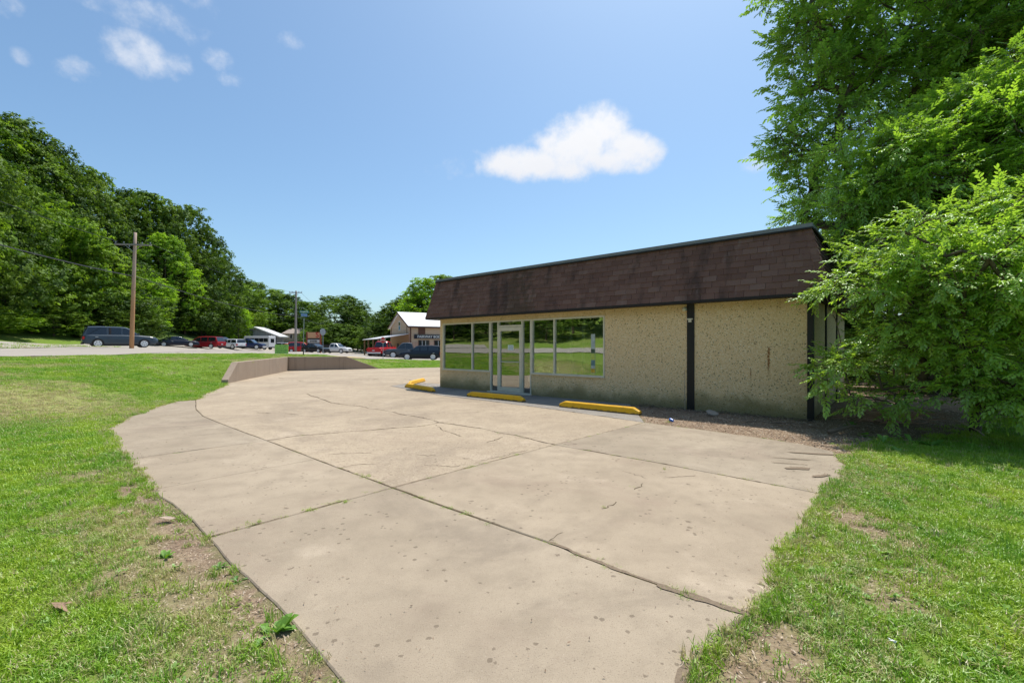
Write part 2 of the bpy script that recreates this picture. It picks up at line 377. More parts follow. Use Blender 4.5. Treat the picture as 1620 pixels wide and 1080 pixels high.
def concrete(name, lo, hi, exposed=0., dark=1.):
    k = NM(name, .9, .15); p = k.pos(); oi = k.orand()
    n1 = k.noise(p, .45, 5, .55); n2 = k.noise(p, 3.2, 6, .6); n3 = k.noise(p, 30, 5, .7); n4 = k.noise(p, 150, 2, .6)
    c = k.mix(k.rng(n1, .3, .7), lo, hi)
    c = k.mix(k.ma('MULTIPLY', k.rng(n2, .40, .70), .4), c, tuple(x*.74 for x in lo))
    c = k.mix(k.ma('MULTIPLY', k.rng(k.noise(p, .33, 8, .68, .9), .50, .62), .42), c, tuple(x*y for x, y in zip(lo, (.60, .60, .63))))   # grey water stains
    c = k.mix(k.ma('MULTIPLY', k.rng(k.noise(p, 1.1, 5, .6), .56, .72), .35), c, (.58, .48, .37))
    c = k.mix(k.ma('MULTIPLY', k.rng(n3, .5, .8), .35), c, (.24, .18, .125))
    c = k.mix(k.ma('MULTIPLY', k.rng(n4, .56, .72), .7), c, (.13, .10, .075)); c = k.mix(k.ma('MULTIPLY', k.rng(k.noise(p, 90, 3, .7), .60, .74), .5), c, (.60, .52, .42))
    c = k.mix(k.ma('MULTIPLY', k.rng(k.noise(k.mapv(p, (1, 1, 1), (7, 3, 0)), .7, 7, .68, .8), .52, .68), .24), c, (.25, .18, .14))
    v = k.voro(p, 3.4); spot = k.ma('LESS_THAN', k.ma('ADD', v.outputs['Distance'], k.ma('MULTIPLY', k.ma('SUBTRACT', n3, .5), .34)), k.ma('MULTIPLY', k.rng(k.noise(p, .8, 2), .44, .68), .12))
    c = k.mix(k.ma('MULTIPLY', spot, .6), c, (.14, .105, .075))
    v2 = k.voro(p, 11); sp2 = k.ma('LESS_THAN', k.ma('ADD', v2.outputs['Distance'], k.ma('MULTIPLY', k.ma('SUBTRACT', n3, .5), .45)), k.ma('MULTIPLY', k.rng(k.noise(p, 1.7, 2), .36, .60), .17))
    c = k.mix(k.ma('MULTIPLY', sp2, .6), c, (.13, .10, .07))
    if exposed:
        v3 = k.voro(p, 75); c2 = k.mix(k.rng(k.white(v3.outputs['Position']), .55, .95), c, k.mix(k.white(k.mapv(v3.outputs['Position'], (3, 3, 3))), (.17, .11, .08), (.50, .42, .32)))
        c = k.mix(exposed, c, c2)
    ov = k.mix(oi, (.93*dark, .93*dark, .93*dark), (1.04*dark, 1.02*dark, 1.0*dark)); c = k.mix(1., c, ov, 'MULTIPLY')
    k.base(c); k.bump(k.ma('ADD', k.ma('MULTIPLY', n3, .6), k.ma('SUBTRACT', n4, k.ma('MULTIPLY', spot, .9))), .45, .006); return k.m
M['concrete'] = concrete('concrete', (.330, .268, .196), (.420, .345, .256))
M['concrete_worn'] = concrete('worn_concrete', (.375, .303, .218), (.455, .372, .268), .75)
M['concrete_grey'] = concrete('grey_concrete', (.34, .31, .27), (.45, .415, .36), .4, .9)
M['apron'] = concrete('apron_concrete', (.24, .225, .205), (.33, .31, .28), .5)
k = NM('road', .9, .2); p = k.pos(); c = k.mix(k.noise(p, .5, 6, .6), (.33, .29, .25), (.45, .405, .35)); c = k.mix(k.ma('MULTIPLY', k.noise(p, 60, 3), .5), c, (.25, .215, .18)); k.base(c); M['road'] = k.m
k = NM('gravel', .95, .1); p = k.pos(); c = k.ramp(k.noise(p, 9, 6, .8), (.3, (.20, .175, .14)), (.55, (.40, .36, .31)), (.75, (.60, .56, .50))); k.base(c); M['gravel'] = k.m
k = NM('straw', .95, .1); p = k.pos(); c = k.ramp(k.noise(p, 5, 6, .8), (.3, (.26, .20, .09)), (.55, (.50, .38, .19)), (.75, (.66, .52, .30))); k.base(c); M['straw'] = k.m
# ---------------------------------------------------------------- terrain mesh
def lines(segs):
    o = []
    for a, b, s in segs: o += list(np.arange(a, b-1e-6, s))
    o.append(segs[-1][1]); return np.array(o)
xs = lines([(-420,-120,30),(-120,-60,5),(-60,-16,1),(-16,-9,.12),(-9,-.5,.1),(-.5,1.2,.3),(1.2,9,.1),(9,16,.35),(16,60,2),(60,120,8),(120,420,30)])
ys = lines([(-300,-60,24),(-60,-6,3),(-6,1.2,.6),(1.2,9,.1),(9,17,.16),(17,33,.12),(33,50,.5),(50,100,2),(100,200,8),(200,700,40)])
XX, YY = np.meshgrid(xs, ys); ZZ = terr(XX, YY)
V = np.stack([XX.ravel(), YY.ravel(), ZZ.ravel()], 1)
nx = len(xs); ii, jj = np.meshgrid(np.arange(len(ys)-1), np.arange(nx-1), indexing='ij'); a = (ii*nx+jj).ravel()
FI = np.stack([a, a+1, a+nx+1, a+nx], 1)
me = npmesh('ground', V, 4, FI, M['ground'], True)
x, y = V[:, 0], V[:, 1]
ins = inpoly(x, y, LOT).astype('f')
def addattr(m, n, v): at = m.attributes.new(n, 'FLOAT', 'POINT'); at.data.foreach_set('value', np.asarray(v, 'f'))
addattr(me, 'dirt', dirtmask(x, y)*(1-ins)); addattr(me, 'dry', drymask(x, y)); addattr(me, 'joint', ins*.9)
wd = np.maximum(sst(-x-.0*y, 45, 52)*(y > -60), sst(np.hypot(x, y), 75, 110)); addattr(me, 'wood', wd)
ground = bpy.data.objects.new('ground', me); COL.objects.link(ground); tag(ground, kind='structure')
def sheet(name, pl, mat, dz=.03, step=1.2, parent=None):
    """a paved area draped on the terrain"""
    bm = bmesh.new(); vs_ = [bm.verts.new((p[0], p[1], 0)) for p in pl]; bm.faces.new(vs_)
    x0, x1 = min(p[0] for p in pl), max(p[0] for p in pl); y0, y1 = min(p[1] for p in pl), max(p[1] for p in pl)
    for ax, lo, hi in ((0, x0, x1), (1, y0, y1)):
        t = lo+step
        while t < hi:
            no = Vector((1, 0, 0)) if ax == 0 else Vector((0, 1, 0))
            bmesh.ops.bisect_plane(bm, geom=bm.verts[:]+bm.edges[:]+bm.faces[:], plane_co=no*t, plane_no=no); t += step
    bm.verts.ensure_lookup_table()
    zz = terr(np.array([v.co.x for v in bm.verts]), np.array([v.co.y for v in bm.verts]))
    for v, z in zip(bm.verts, zz): v.co.z = z+dz
    bmesh.ops.recalc_face_normals(bm, faces=bm.faces)
    m = bpy.data.meshes.new(name); bm.to_mesh(m); bm.free(); m.materials.append(mat)
    if m.polygons[0].normal.z < 0: m.flip_normals()
    o = bpy.data.objects.new(name, m); COL.objects.link(o)
    if parent: o.parent = parent
    return o
def roadx(y): return -28.5-.31*(y-43)
RD = [(-60,0),(0,0),(18,0),(43,0),(70,0),(110,0),(180,0)]
mr_ = [(roadx(y)+.0, y) for y in range(-60, 190, 10)]; ml_ = [(roadx(y)-7.3, y) for y in range(180, -70, -10)]
tag(sheet('road', mr_+ml_, M['road'], .045), kind='structure')
tag(sheet('side_street', [(-24.2,29.2),(-22,31.6),(-19,33),(-15.5,34.1),(-13,36.5),(-12.4,41),(-11.2,46.2),(-7.5,49.5),(8,52),(8,80),(-14,90),(-34,150),(-64,150),(-41,83),(-33,58),(-27,38.1)], M['road'], .03), kind='structure')
tag(sheet('gravel_verge', [(-26.9,13),(-30.8,13),(-41,39),(-47.5,58),(-54,82),(-66,120),(-59,120),(-48,83.3),(-39,53.5),(-35.8,43)], M['gravel'], .05), kind='structure')
tag(sheet('straw_patch', [(-15.4,34.9),(-13.6,36.8),(-13.0,40.5),(-14.5,43),(-18,42.6),(-20,39),(-19,35.6)], M['straw'], .06), kind='structure')
# ---------------------------------------------------------------- concrete lot: slabs with real joints
def inset_poly(pl, d):
    n = len(pl); ar = sum(pl[i][0]*pl[(i+1) % n][1]-pl[(i+1) % n][0]*pl[i][1] for i in range(n)); s = 1 if ar > 0 else -1
    o = []
    for i in range(n):
        a = Vector(pl[i-1]); b = Vector(pl[i]); c = Vector(pl[(i+1) % n]); e1 = (b-a); e2 = (c-b)
        if e1.length < 1e-6 or e2.length < 1e-6: o.append(pl[i]); continue
        e1.normalize(); e2.normalize(); n1 = Vector((-e1.y, e1.x))*s; n2 = Vector((-e2.y, e2.x))*s
        m = n1+n2
        if m.length < .3: o.append(tuple(b+n1*d)); continue
        m.normalize(); o.append(tuple(b+m*(d/max(.4, m.dot(n1)))))
    return o
lot = empty('parking_lot', (0, 0, 0), kind='structure')
smat = {'front': 'concrete', 'mid_left': 'concrete', 'left2': 'concrete', 'left3': 'concrete', 'left4': 'concrete', 'right': 'concrete', 'back_right': 'concrete',
        'centre': 'concrete_worn', 'apron': 'apron', 'far': 'concrete_worn', 'mid': 'concrete_worn'}
gap = {'front': .009, 'right': .009, 'centre': .006, 'mid': .006, 'far': .005}
for nm_, pl in slabs:
    g = gap.get(nm_, .005); p1 = inset_poly(pl, g); p2 = inset_poly(pl, g+.008); n = len(pl)
    zt = {'apron': .0, 'centre': .0}.get(nm_, 0)
    vs_ = [(q[0], q[1], -.16) for q in p1]+[(q[0], q[1], zt-.007) for q in p1]+[(q[0], q[1], zt) for q in p2]
    fs = [(i, (i+1) % n, n+(i+1) % n, n+i) for i in range(n)]+[(n+i, n+(i+1) % n, 2*n+(i+1) % n, 2*n+i) for i in range(n)]
    ar = sum(pl[i][0]*pl[(i+1) % n][1]-pl[(i+1) % n][0]*pl[i][1] for i in range(n))
    top = tuple(range(2*n, 3*n))
    if ar < 0: fs = [f[::-1] for f in fs]; top = top[::-1]
    MB().add(vs_, fs+[top]).build('concrete_slab', M[smat[nm_]], lot)
# cracks and silt-filled seams lying in the slabs
k = NM('crack_dirt', 1, 0); p = k.pos(); k.base(k.mix(k.noise(p, 60, 4), (.05, .04, .028), (.16, .12, .08))); M['crack'] = k.m
k = NM('silt', 1, 0); p = k.pos(); k.base(k.mix(k.noise(p, 45, 6, .75), (.10, .075, .052), (.33, .255, .185))); k.bump(k.noise(p, 90, 4), .6, .01); M['silt'] = k.m
_cz = [0]
def crack(pts, wd_, seed, gapp=.25, jit_=.02, step=.05, mat='crack'):
    r = random.Random(seed); P_ = jit(pts, jit_, step, seed); mb = MB(); run = []; _cz[0] += 1; zc = .0012+.00018*_cz[0]
    def flush():
        if len(run) > 1:
            vs_ = []
            for i, (q, ww) in enumerate(run):
                a = Vector(run[max(i-1, 0)][0]); b = Vector(run[min(i+1, len(run)-1)][0]); d = (b-a)
                if d.length < 1e-6: d = Vector((1, 0))
                d.normalize(); nn = Vector((-d.y, d.x))*ww*.5
                vs_ += [(q[0]+nn.x, q[1]+nn.y, zc), (q[0]-nn.x, q[1]-nn.y, zc)]
            mb.add(vs_, [(2*i, 2*i+1, 2*i+3, 2*i+2) for i in range(len(run)-1)])
        run.clear()
    on = True; ph = r.random()*10
    for i, q in enumerate(P_):
        v = mnoise.noise(Vector((i*.11, seed*3.3, 0)))*.5+.5+r.uniform(-.12, .12)
        if v < gapp: flush(); continue
        run.append((q, wd_*(.35+1.3*max(0, v-gapp))*r.uniform(.6, 1.3)))
    flush()
    if mb.v: mb.build('crack', M[mat], lot, kind=None)
crack([G(867,857), G(890,842), G(921,827.6), G(935,818), G(975,793.6), G(1028,758), G(1057,743)], .017, 31, .42)
crack([G(504,720.6), G(540,717), G(572.6,716), G(663,719), G(743,725)], .022, 32, .40)
crack([G(740,725), G(790,722), G(850,708)], .016, 44, .45)
crack(J3[2:-1], .03, 33, .35, .006); crack(K4, .034, 34, .30); crack(K8b, .042, 35, .25); crack(K8a, .032, 36, .28)
crack([G(521,745), G(560,735), G(640,733), G(720,738), G(800,720)], .014, 81, .45); crack([G(930,760), G(985,745), G(1030,758), G(1100,752)], .010, 82, .5); crack([G(770,700), G(800,690), G(840,694)], .02, 83, .35); crack([G(730,690), G(700,680), G(690,672)], .022, 84, .3); crack([G(300,690), G(360,684), G(410,690)], .012, 85, .5)
crack([G(558,640), G(600,632), G(680,624)], .03, 38, .5); crack([G(440,676), G(500,668), G(560,663), G(640,655)], .02, 39, .5)
crack([G(700,662), G(760,651), G(830,655)], .02, 40, .5); crack([G(620,596), G(560,604), G(500,606), G(430,596)], .06, 41, .5)
crack([G(560,652), G(480,656), G(400,652)], .035, 42, .55); crack([G(690,612), G(640,599), G(560,601)], .05, 43, .45)
crack(J1c+J1d, .02, 45, .42, .004, .04); crack(J2a, .022, 46, .35, .004, .04); crack(J2b+J2c, .016, 47, .42, .004)
crack(J1e, .03, 48, .0, .006, .04, 'silt'); crack([G(1040,925), G(1079,938), G(1130,955), G(1187,972)], .065, 49, .0, .012, .04, 'silt')
crack(J1a+J1b, .018, 50, .35, .005, .06); crack(J4, .014, 51, .5); crack(APR, .03, 52, .3)
def blob(cx, cy, rx, ry, ang, seed, mat='silt', z=.004, n=40, k=.35):
    r = random.Random(seed); vs_ = [(cx, cy, z)]
    for i in range(n):
        t = 2*math.pi*i/n; q = 1+k*(mnoise.noise(Vector((math.cos(t)*1.5, math.sin(t)*1.5, seed*1.7)))*1.4)+r.uniform(-.1, .1)
        a = math.cos(t)*rx*q; b = math.sin(t)*ry*q
        vs_.append((cx+a*math.cos(ang)-b*math.sin(ang), cy+a*math.sin(ang)+b*math.cos(ang), z))
    MB().add(vs_, [(0, i+1, (i+1) % n+1) for i in range(n)]).build('silt_stain', M[mat], lot)
for i, (a, b, rx, ry, an) in enumerate([(1262,741,.16,.06,0),(1290,718,.34,.035,-.3),(1255,726,.24,.014,-.35),(1298,753,.14,.035,.35),(1243,733,.2,.012,-.3)]):
    q = G(a, b); blob(q[0], q[1], rx, ry, an, 60+i, z=.0070+.0004*i)
# spread of washed soil over the slab margins (right side)
def margin(line, wd_, seed, z=.0045, wn=.5, side=1):
    r = random.Random(seed); q = jit(line, .0, .06, seed); vs_ = []
    for i, p_ in enumerate(q):
        a = Vector(q[max(i-1, 0)]); b = Vector(q[min(i+1, len(q)-1)]); d = (b-a)
        if d.length < 1e-6: d = Vector((0, 1))
        d.normalize(); nn = Vector((-d.y, d.x))*side
        ww = wd_*(.35+wn*(mnoise.noise(Vector((i*.09, seed, 0)))+.5))*r.uniform(.75, 1.2)
        ww = max(.01, ww)
        vs_ += [(p_[0]-nn.x*.05, p_[1]-nn.y*.05, -.06), (p_[0]+nn.x*.012, p_[1]+nn.y*.012, .006), (p_[0]+nn.x*ww, p_[1]+nn.y*ww, .0025+.002*r.random())]
    MB().add(vs_, [(3*i+j, 3*i+j+1, 3*i+j+4, 3*i+j+3) for i in range(len(q)-1) for j in (0, 1)]).build('silt_margin', M['silt'], lot)
margin([G(1187,972), G(1174,984), G(1140,1013)], .05, 71, side=-1); margin([G(1120,1030), G(1105,1045), G(1086,1080), (.75,1.2)], .07, 74, side=-1)
# ---------------------------------------------------------------- retaining wall
k = NM('wall_concrete', .9, .15); p = k.pos(); c = k.mix(k.noise(p, 1.4, 5), (.27, .20, .15), (.38, .295, .225))
st = k.noise(k.mapv(p, (7, 7, .35)), 1, 5, .6); c = k.mix(k.ma('MULTIPLY', k.rng(st, .5, .72), .5), c, (.16, .12, .09)); c = k.mix(k.ma('MULTIPLY', k.noise(p, 40, 3), .3), c, (.45, .36, .27)); k.base(c); k.bump(k.noise(p, 30, 5), .3, .01); M['wallc'] = k.m
rw = empty('retaining_wall', (-14.2, 28.4, 0), label='angled brown concrete retaining wall holding back the grass bank at the lot', cat='wall')
def wallseg(a, b, prof, th=.26, nm='wall_section'):
    """prof: (t, top) along a->b"""
    a = Vector(a); b = Vector(b); d = (b-a).normalized(); nn = Vector((-d.y, d.x)); vs_ = []
    if nn.dot(Vector((-1, .6))) < 0: nn = -nn
    for t, h in prof:
        q = a+(b-a)*t
        for off, z in ((0, -.2), (0, h), (th, h), (th, -.2)): vs_.append((q.x+nn.x*off+14.2, q.y+nn.y*off-28.4, z))
    fs = []
    for i in range(len(prof)-1):
        for j in range(4): fs.append((4*i+j, 4*i+(j+1) % 4, 4*(i+1)+(j+1) % 4, 4*(i+1)+j))
    fs += [(0, 1, 2, 3), tuple(4*(len(prof)-1)+j for j in (3, 2, 1, 0))]
    o = MB().add(vs_, fs).build(nm, M['wallc'], rw, bevel=.015)
    bm = bmesh.new(); bm.from_mesh(o.data); bmesh.ops.recalc_face_normals(bm, faces=bm.faces); bm.to_mesh(o.data); bm.free()
wallseg(wall_line[0], (-14.16,28.38), [(0, .14), (.115, .84), (1, .88)])
wallseg((-14.15,28.43), wall_line[2], [(0, .88), (.62, .87), (1, .03)])
# ---------------------------------------------------------------- the vacant store
BR = math.atan2(BU.y, BU.x)
b0v = B0.dot(BV)
def fu(px, off=0.0):
    a = (px-CX)/F; Y = (b0v-off)/(a*BV.x+BV.y); return (Vector((a*Y, Y))-B0).dot(BU)
store = empty('store', (B0.x, B0.y, 0), BR, label='vacant single-storey store of pebbly tan panels under a brown shingled mansard roof', cat='building')
k = NM('aggregate', .85, .2); p = k.objc(store)
v = k.voro(p, 48); wv = k.white(v.outputs['Position']); v2 = k.white(k.mapv(v.outputs['Position'], (5, 5, 5), (3, 1, 2)))
c = k.ramp(wv, (0, (.56, .39, .20)), (.2, (.81, .58, .31)), (.62, (.89, .68, .40)), (.9, (.92, .80, .60)))
c = k.mix(k.rng(k.ma('MULTIPLY', v.outputs['Distance'], 1.0), .40, .62), c, (.78, .57, .33))
c = k.mix(k.ma('MULTIPLY', k.ma('GREATER_THAN', v2, .955), .7), c, (.05, .035, .025))
vb = k.voro(p, 22); c = k.mix(k.ma('MULTIPLY', k.ma('LESS_THAN', vb.outputs['Distance'], k.ma('MULTIPLY', k.white(vb.outputs['Position']), .29)), .5), c, (.16, .105, .065))
c = k.mix(k.ma('MULTIPLY', k.noise(p, 1.2, 4), .3), c, (.66, .49, .24))
sz = k.n('ShaderNodeSeparateXYZ'); k.l(p, sz.inputs[0]); X_, Z_ = sz.outputs[0], sz.outputs[2]
al = k.ma('ADD', Z_, k.ma('MULTIPLY', k.ma('SUBTRACT', k.noise(p, 1.5, 6, .65), .5), -.9))
c = k.mix(k.ma('MULTIPLY', k.rng(al, .52, .05, 0, 1), .72), c, k.mix(k.noise(p, 3, 5), (.06, .058, .02), (.19, .17, .05)))
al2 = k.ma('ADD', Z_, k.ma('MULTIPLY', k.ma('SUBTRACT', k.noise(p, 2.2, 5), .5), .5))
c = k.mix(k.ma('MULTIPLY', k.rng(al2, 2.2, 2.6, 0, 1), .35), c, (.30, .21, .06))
for (u_, zt, zb, hw) in ((fu(1216), 1.50, .80, .032), (fu(1188), .98, .64, .02)):          # rust runs
    dx = k.ma('ABSOLUTE', k.ma('SUBTRACT', k.ma('ADD', X_, k.ma('MULTIPLY', k.ma('SUBTRACT', k.noise(p, 14, 3), .5), .05)), u_+.0))
    f = k.ma('MULTIPLY', k.rng(dx, hw, hw*.3, 0, 1), k.ma('MULTIPLY', k.rng(Z_, zb, zb+.35, 0, 1), k.rng(Z_, zt+.02, zt-.02, 0, 1)))
    c = k.mix(k.ma('MULTIPLY', f, k.rng(k.noise(p, 25, 3), .3, .55, .3, .95)), c, (.26, .10, .02))
k.base(c); k.bump(k.noise(p, 70, 3, .7), .5, .006); M['agg'] = k.m
M['black'] = plain('black_paint', (.014, .014, .016), .5)
M['alu'] = plain('pale_aluminium', (.78, .72, .60), .45, .2)
M['drip'] = plain('metal_edge', (.24, .25, .26), .5, .3)
M['dark'] = plain('dark_fascia', (.022, .018, .017), .7)
M['yellow'] = None
k = NM('shingle', .92, .12); p = k.objc(store); t = k.attr('tone')
c = k.ramp(t, (0, (.175, .095, .076)), (.35, (.20, .110, .088)), (.8, (.22, .123, .098)), (1, (.25, .150, .122)))
s_ = k.noise(k.mapv(p, (2.2, 2.2, .55)), 1, 5, .6); c = k.mix(k.ma('MULTIPLY', k.rng(s_, .5, .7), .72), c, (.065, .046, .042))
c = k.mix(k.ma('MULTIPLY', k.rng(k.noise(k.mapv(p, (5, 5, .9)), 1, 4, .6), .58, .74), .4), c, (.30, .22, .20))
sz = k.n('ShaderNodeSeparateXYZ'); k.l(p, sz.inputs[0])
m_ = k.ma('MULTIPLY', k.rng(sz.outputs[0], 9.6, 8.3, 0, 1), 1.0)
lf = k.ma('MULTIPLY', k.rng(k.ma('ABSOLUTE', k.ma('SUBTRACT', sz.outputs[0], 7.55)), 1.0, .2, 0, 1), k.rng(k.noise(k.mapv(p, (3, 3, 1.0)), 1, 5, .7), .38, .55))
c = k.mix(k.ma('MULTIPLY', lf, .6), c, (.075, .062, .042))
lf2 = k.ma('MULTIPLY', k.rng(k.ma('ABSOLUTE', k.ma('SUBTRACT', sz.outputs[0], 9.6)), 2.4, .4, 0, 1), k.rng(k.noise(k.mapv(p, (2.4, 2.4, 4.0)), 1, 6, .75), .50, .66))
c = k.mix(k.ma('MULTIPLY', lf2, .5), c, (.21, .145, .11))
c = k.mix(k.ma('MULTIPLY', k.noise(p, 120, 2), .5), c, k.mix(.5, c, (.02, .015, .014)))
k.base(c); k.bump(k.noise(p, 220, 2), .4, .004); M['shingle'] = k.m
# glass: reflective tinted shopfront glazing
k = NM('shop_glass'); k.t.nodes.remove(k.b); gl = k.n('ShaderNodeBsdfGlossy'); gl.inputs['Roughness'].default_value = .0; gl.inputs[0].default_value = (.93, .96, .93, 1)
tr = k.n('ShaderNodeBsdfTransparent'); tr.inputs[0].default_value = (.84, .88, .85, 1); fr = k.n('ShaderNodeFresnel'); fr.inputs[0].default_value = 1.6
ms = k.n('ShaderNodeMixShader'); k.l(k.ma('ADD', k.ma('MULTIPLY', fr.outputs[0], .8), .30, clamp=True), ms.inputs[0]); k.l(tr.outputs[0], ms.inputs[1]); k.l(gl.outputs[0], ms.inputs[2])
bn = k.n('ShaderNodeBump'); bn.inputs['Strength'].default_value = .035; bn.inputs['Distance'].default_value = .03; k.l(k.noise(k.objc(store), 1.3, 2), bn.inputs['Height']); k.l(bn.outputs[0], gl.inputs['Normal'])
k.l(ms.outputs[0], k.t.nodes['Material Output'].inputs[0]); M['glass'] = k.m
WB, WT = .665, 2.375; TH = .2
uR, uL = fu(957), fu(700.5); uD0, uD1 = fu(840.5), fu(775.5); uP = fu(1093); PW = .085
TOPW = 2.62
def wb(nm, u0, u1, z0, z1, mat='agg', y0=-TH, y1=0, par=store, **kk):
    return MB().box(u0, y0, z0, u1, y1, z1).build(nm, M[mat], par, **kk)
wb('wall_panel', .05, uP-PW, -.1, TOPW); wb('wall_panel', uP+PW, uR, -.1, TOPW)
wb('wall_panel', uR+.004, uD0, -.1, WB); wb('wall_panel', uD1, uL, -.1, WB)
wb('wall_panel', uR+.004, uL, WT, TOPW); wb('wall_panel', uL+.004, BLEN, -.1, TOPW)
wb('joint_strip', uR, uR+.004, -.1, TOPW, 'dark', -TH, -.012)
wb('post', uP-PW, uP+PW, -.1, TOPW+.01, 'black', -TH, .035, bevel=.006)
wb('corner_post', -.06, .05, -.1, TOPW, 'black', -.12, .03, bevel=.006)
# side wall to the right, in bays between posts
for a, b in ((.12, 2.38), (2.52, 4.85), (4.99, BDEP)):
    MB().box(0, -b, -.1, .2, -a, TOPW).build('wall_panel', M['agg'], store)
for a in (2.38, 4.85): MB().box(-.03, -a-.14, -.1, .2, -a, TOPW).build('post', M['black'], store)
MB().box(BLEN-.2, -BDEP, -.1, BLEN-.004, -TH, TOPW).build('wall_panel', M['agg'], store)
MB().box(.2, -BDEP, -.1, BLEN-.2, -BDEP+.2, TOPW).build('wall_panel', M['agg'], store)
# interior
M['inner'] = plain('interior_paint', (.52, .50, .45), .8); M['carpet'] = plain('worn_floor', (.30, .27, .23), .9)
MB().box(.2, -BDEP+.2, -.1, BLEN-.2, -TH, .045).build('floor', M['carpet'], store)
MB().box(.2, -BDEP+.2, 2.56, BLEN-.2, -TH, 2.60).build('ceiling', M['inner'], store)
MB().box(uR-1.2, -4.6, .046, BLEN-.2, -4.48, 2.559).build('inner_wall', M['inner'], store)
MB().box(uR-1.3, -4.6, .046, uR-1.2, -TH, 2.559).build('inner_wall', M['inner'], store)
M['stripw'] = plain('pale_trim', (.88, .90, .70), .5)
for px in (903, 922.5):                       # pale partition posts standing behind the glass
    uu = fu(px, -.12)
    for d in (-.035, .02): MB().box(uu+d, -.16, .046, uu+d+.022, -.12, 2.1).build('partition_trim', M['stripw'], store)
# windows
def frame(nm, u0, u1, z0, z1, par, w_=.045, y0=-.09, y1=.014, sill=True, bottom=True):
    m = MB(); m.box(u0, y0, z0, u0+w_, y1, z1); m.box(u1-w_, y0, z0, u1, y1, z1); m.box(u0+w_, y0, z1-w_, u1-w_, y1, z1)
    if bottom: m.box(u0+w_, y0, z0, u1-w_, y1, z0+w_)
    return m.build(nm, M['alu'], par)
def window(u0, u1, mull, z0=WB, z1=WT):
    w_ = frame('window', u0, u1, z0, z1, store)
    e = [u0+.045]+[x for m_ in mull for x in (m_-.024, m_+.024)]+[u1-.045]
    for m_ in mull: MB().box(m_-.024, -.085, z0+.045, m_+.024, .010, z1-.045).build('mullion', M['alu'], w_)
    for a, b in zip(e[::2], e[1::2]): MB().box(a, -.046, z0+.045, b, -.038, z1-.045).build('pane', M['glass'], w_)
    MB().box(u0-.0, .0145, z0-.012, u1, .05, z0+.02).build('sill', M['alu'], w_)
    return w_
wr = window(uR+.006, uD0-.0, [fu(876.6)])
window(uD1, uL, [fu(746.7)])
# poster strip hung inside the right window
ps = fu(938, -.03); psm = [((.55,.62,.60), 1.45, 1.86), ((.10,.16,.10), 1.33, 1.45), ((.62,.70,.14), 1.14, 1.33), ((.20,.33,.34), .98, 1.14), ((.60,.66,.62), .90, .98), ((.75,.48,.05), .78, .90)]
pst = MB().box(ps-.065, -.0375, .77, ps+.065, -.034, 1.87).build('window_poster', plain('poster_card', (.5,.55,.5), .6), store)
for i, (cc, a, b) in enumerate(psm): MB().box(ps-.06, -.0335, a, ps+.06, -.031, b-.005).build('printed_band', plain('poster_print', cc, .6, var=.35, scale=18), pst)
# entrance
ud0, ud1 = fu(826), fu(788)
DT = 2.16
ent = frame('entrance', uD0+.002, uD1-.002, .0, WT, store, .04)
for x in (ud0, ud1): MB().box(x-.024, -.09, .046, x+.024, .0135, WT-.04).build('mullion', M['alu'], ent)
MB().box(ud0+.024, -.088, DT, ud1-.024, .012, DT+.06).build('transom_bar', M['alu'], ent)
MB().box(ud0+.024, -.046, DT+.06, ud1-.024, -.038, WT-.04).build('pane', M['glass'], ent)
for a, b in ((uD0+.042, ud0-.024), (ud1+.024, uD1-.042)): MB().box(a, -.046, .04, b, -.038, WT-.04).build('sidelight_pane', M['glass'], ent)
dm = MB(); d0, d1 = ud0+.03, ud1-.03
dm.box(d0, -.06, .05, d0+.075, .020, DT-.01); dm.box(d1-.075, -.06, .05, d1, .020, DT-.01); dm.box(d0+.075, -.06, .05, d1-.075, .020, .19); dm.box(d0+.075, -.06, DT-.13, d1-.075, .020, DT-.01)
door = dm.build('door', M['alu'], store)
MB().box(d0+.075, -.028, .19, d1-.075, -.02, DT-.13).build('pane', M['glass'], door)
MB().tube([(d0+.06, .02, 1.02), (d0+.06, .07, 1.02), (d1-.06, .07, 1.02), (d1-.06, .02, 1.02)], .014, 8).build('push_bar', M['alu'], door)
MB().tube([(d1-.035, .02, .92), (d1-.035, .06, .95), (d1-.035, .06, 1.2), (d1-.035, .02, 1.23)], .01, 8).build('handle', M['alu'], door)
M['paper'] = plain('notice_paper', (.74, .84, .84), .7, var=.05)
nu = (d0+d1)/2-.02
nt = MB().box(nu-.12, -.0195, 1.40, nu+.12, -.017, 1.57).build('notice', M['paper'], door)
M['ink'] = plain('dark_ink', (.03, .05, .06), .7)
mi = MB()
for r_ in range(4): mi.box(nu-.09, -.0168, 1.425+r_*.034, nu+.06+.02*(r_ % 2), -.016, 1.433+r_*.034)
mi.build('printed_lines', M['ink'], door, kind='stuff')
MB().box(uD0-.05, .015, .0, uD1+.05, .12, .03).build('threshold', M['alu'], store)
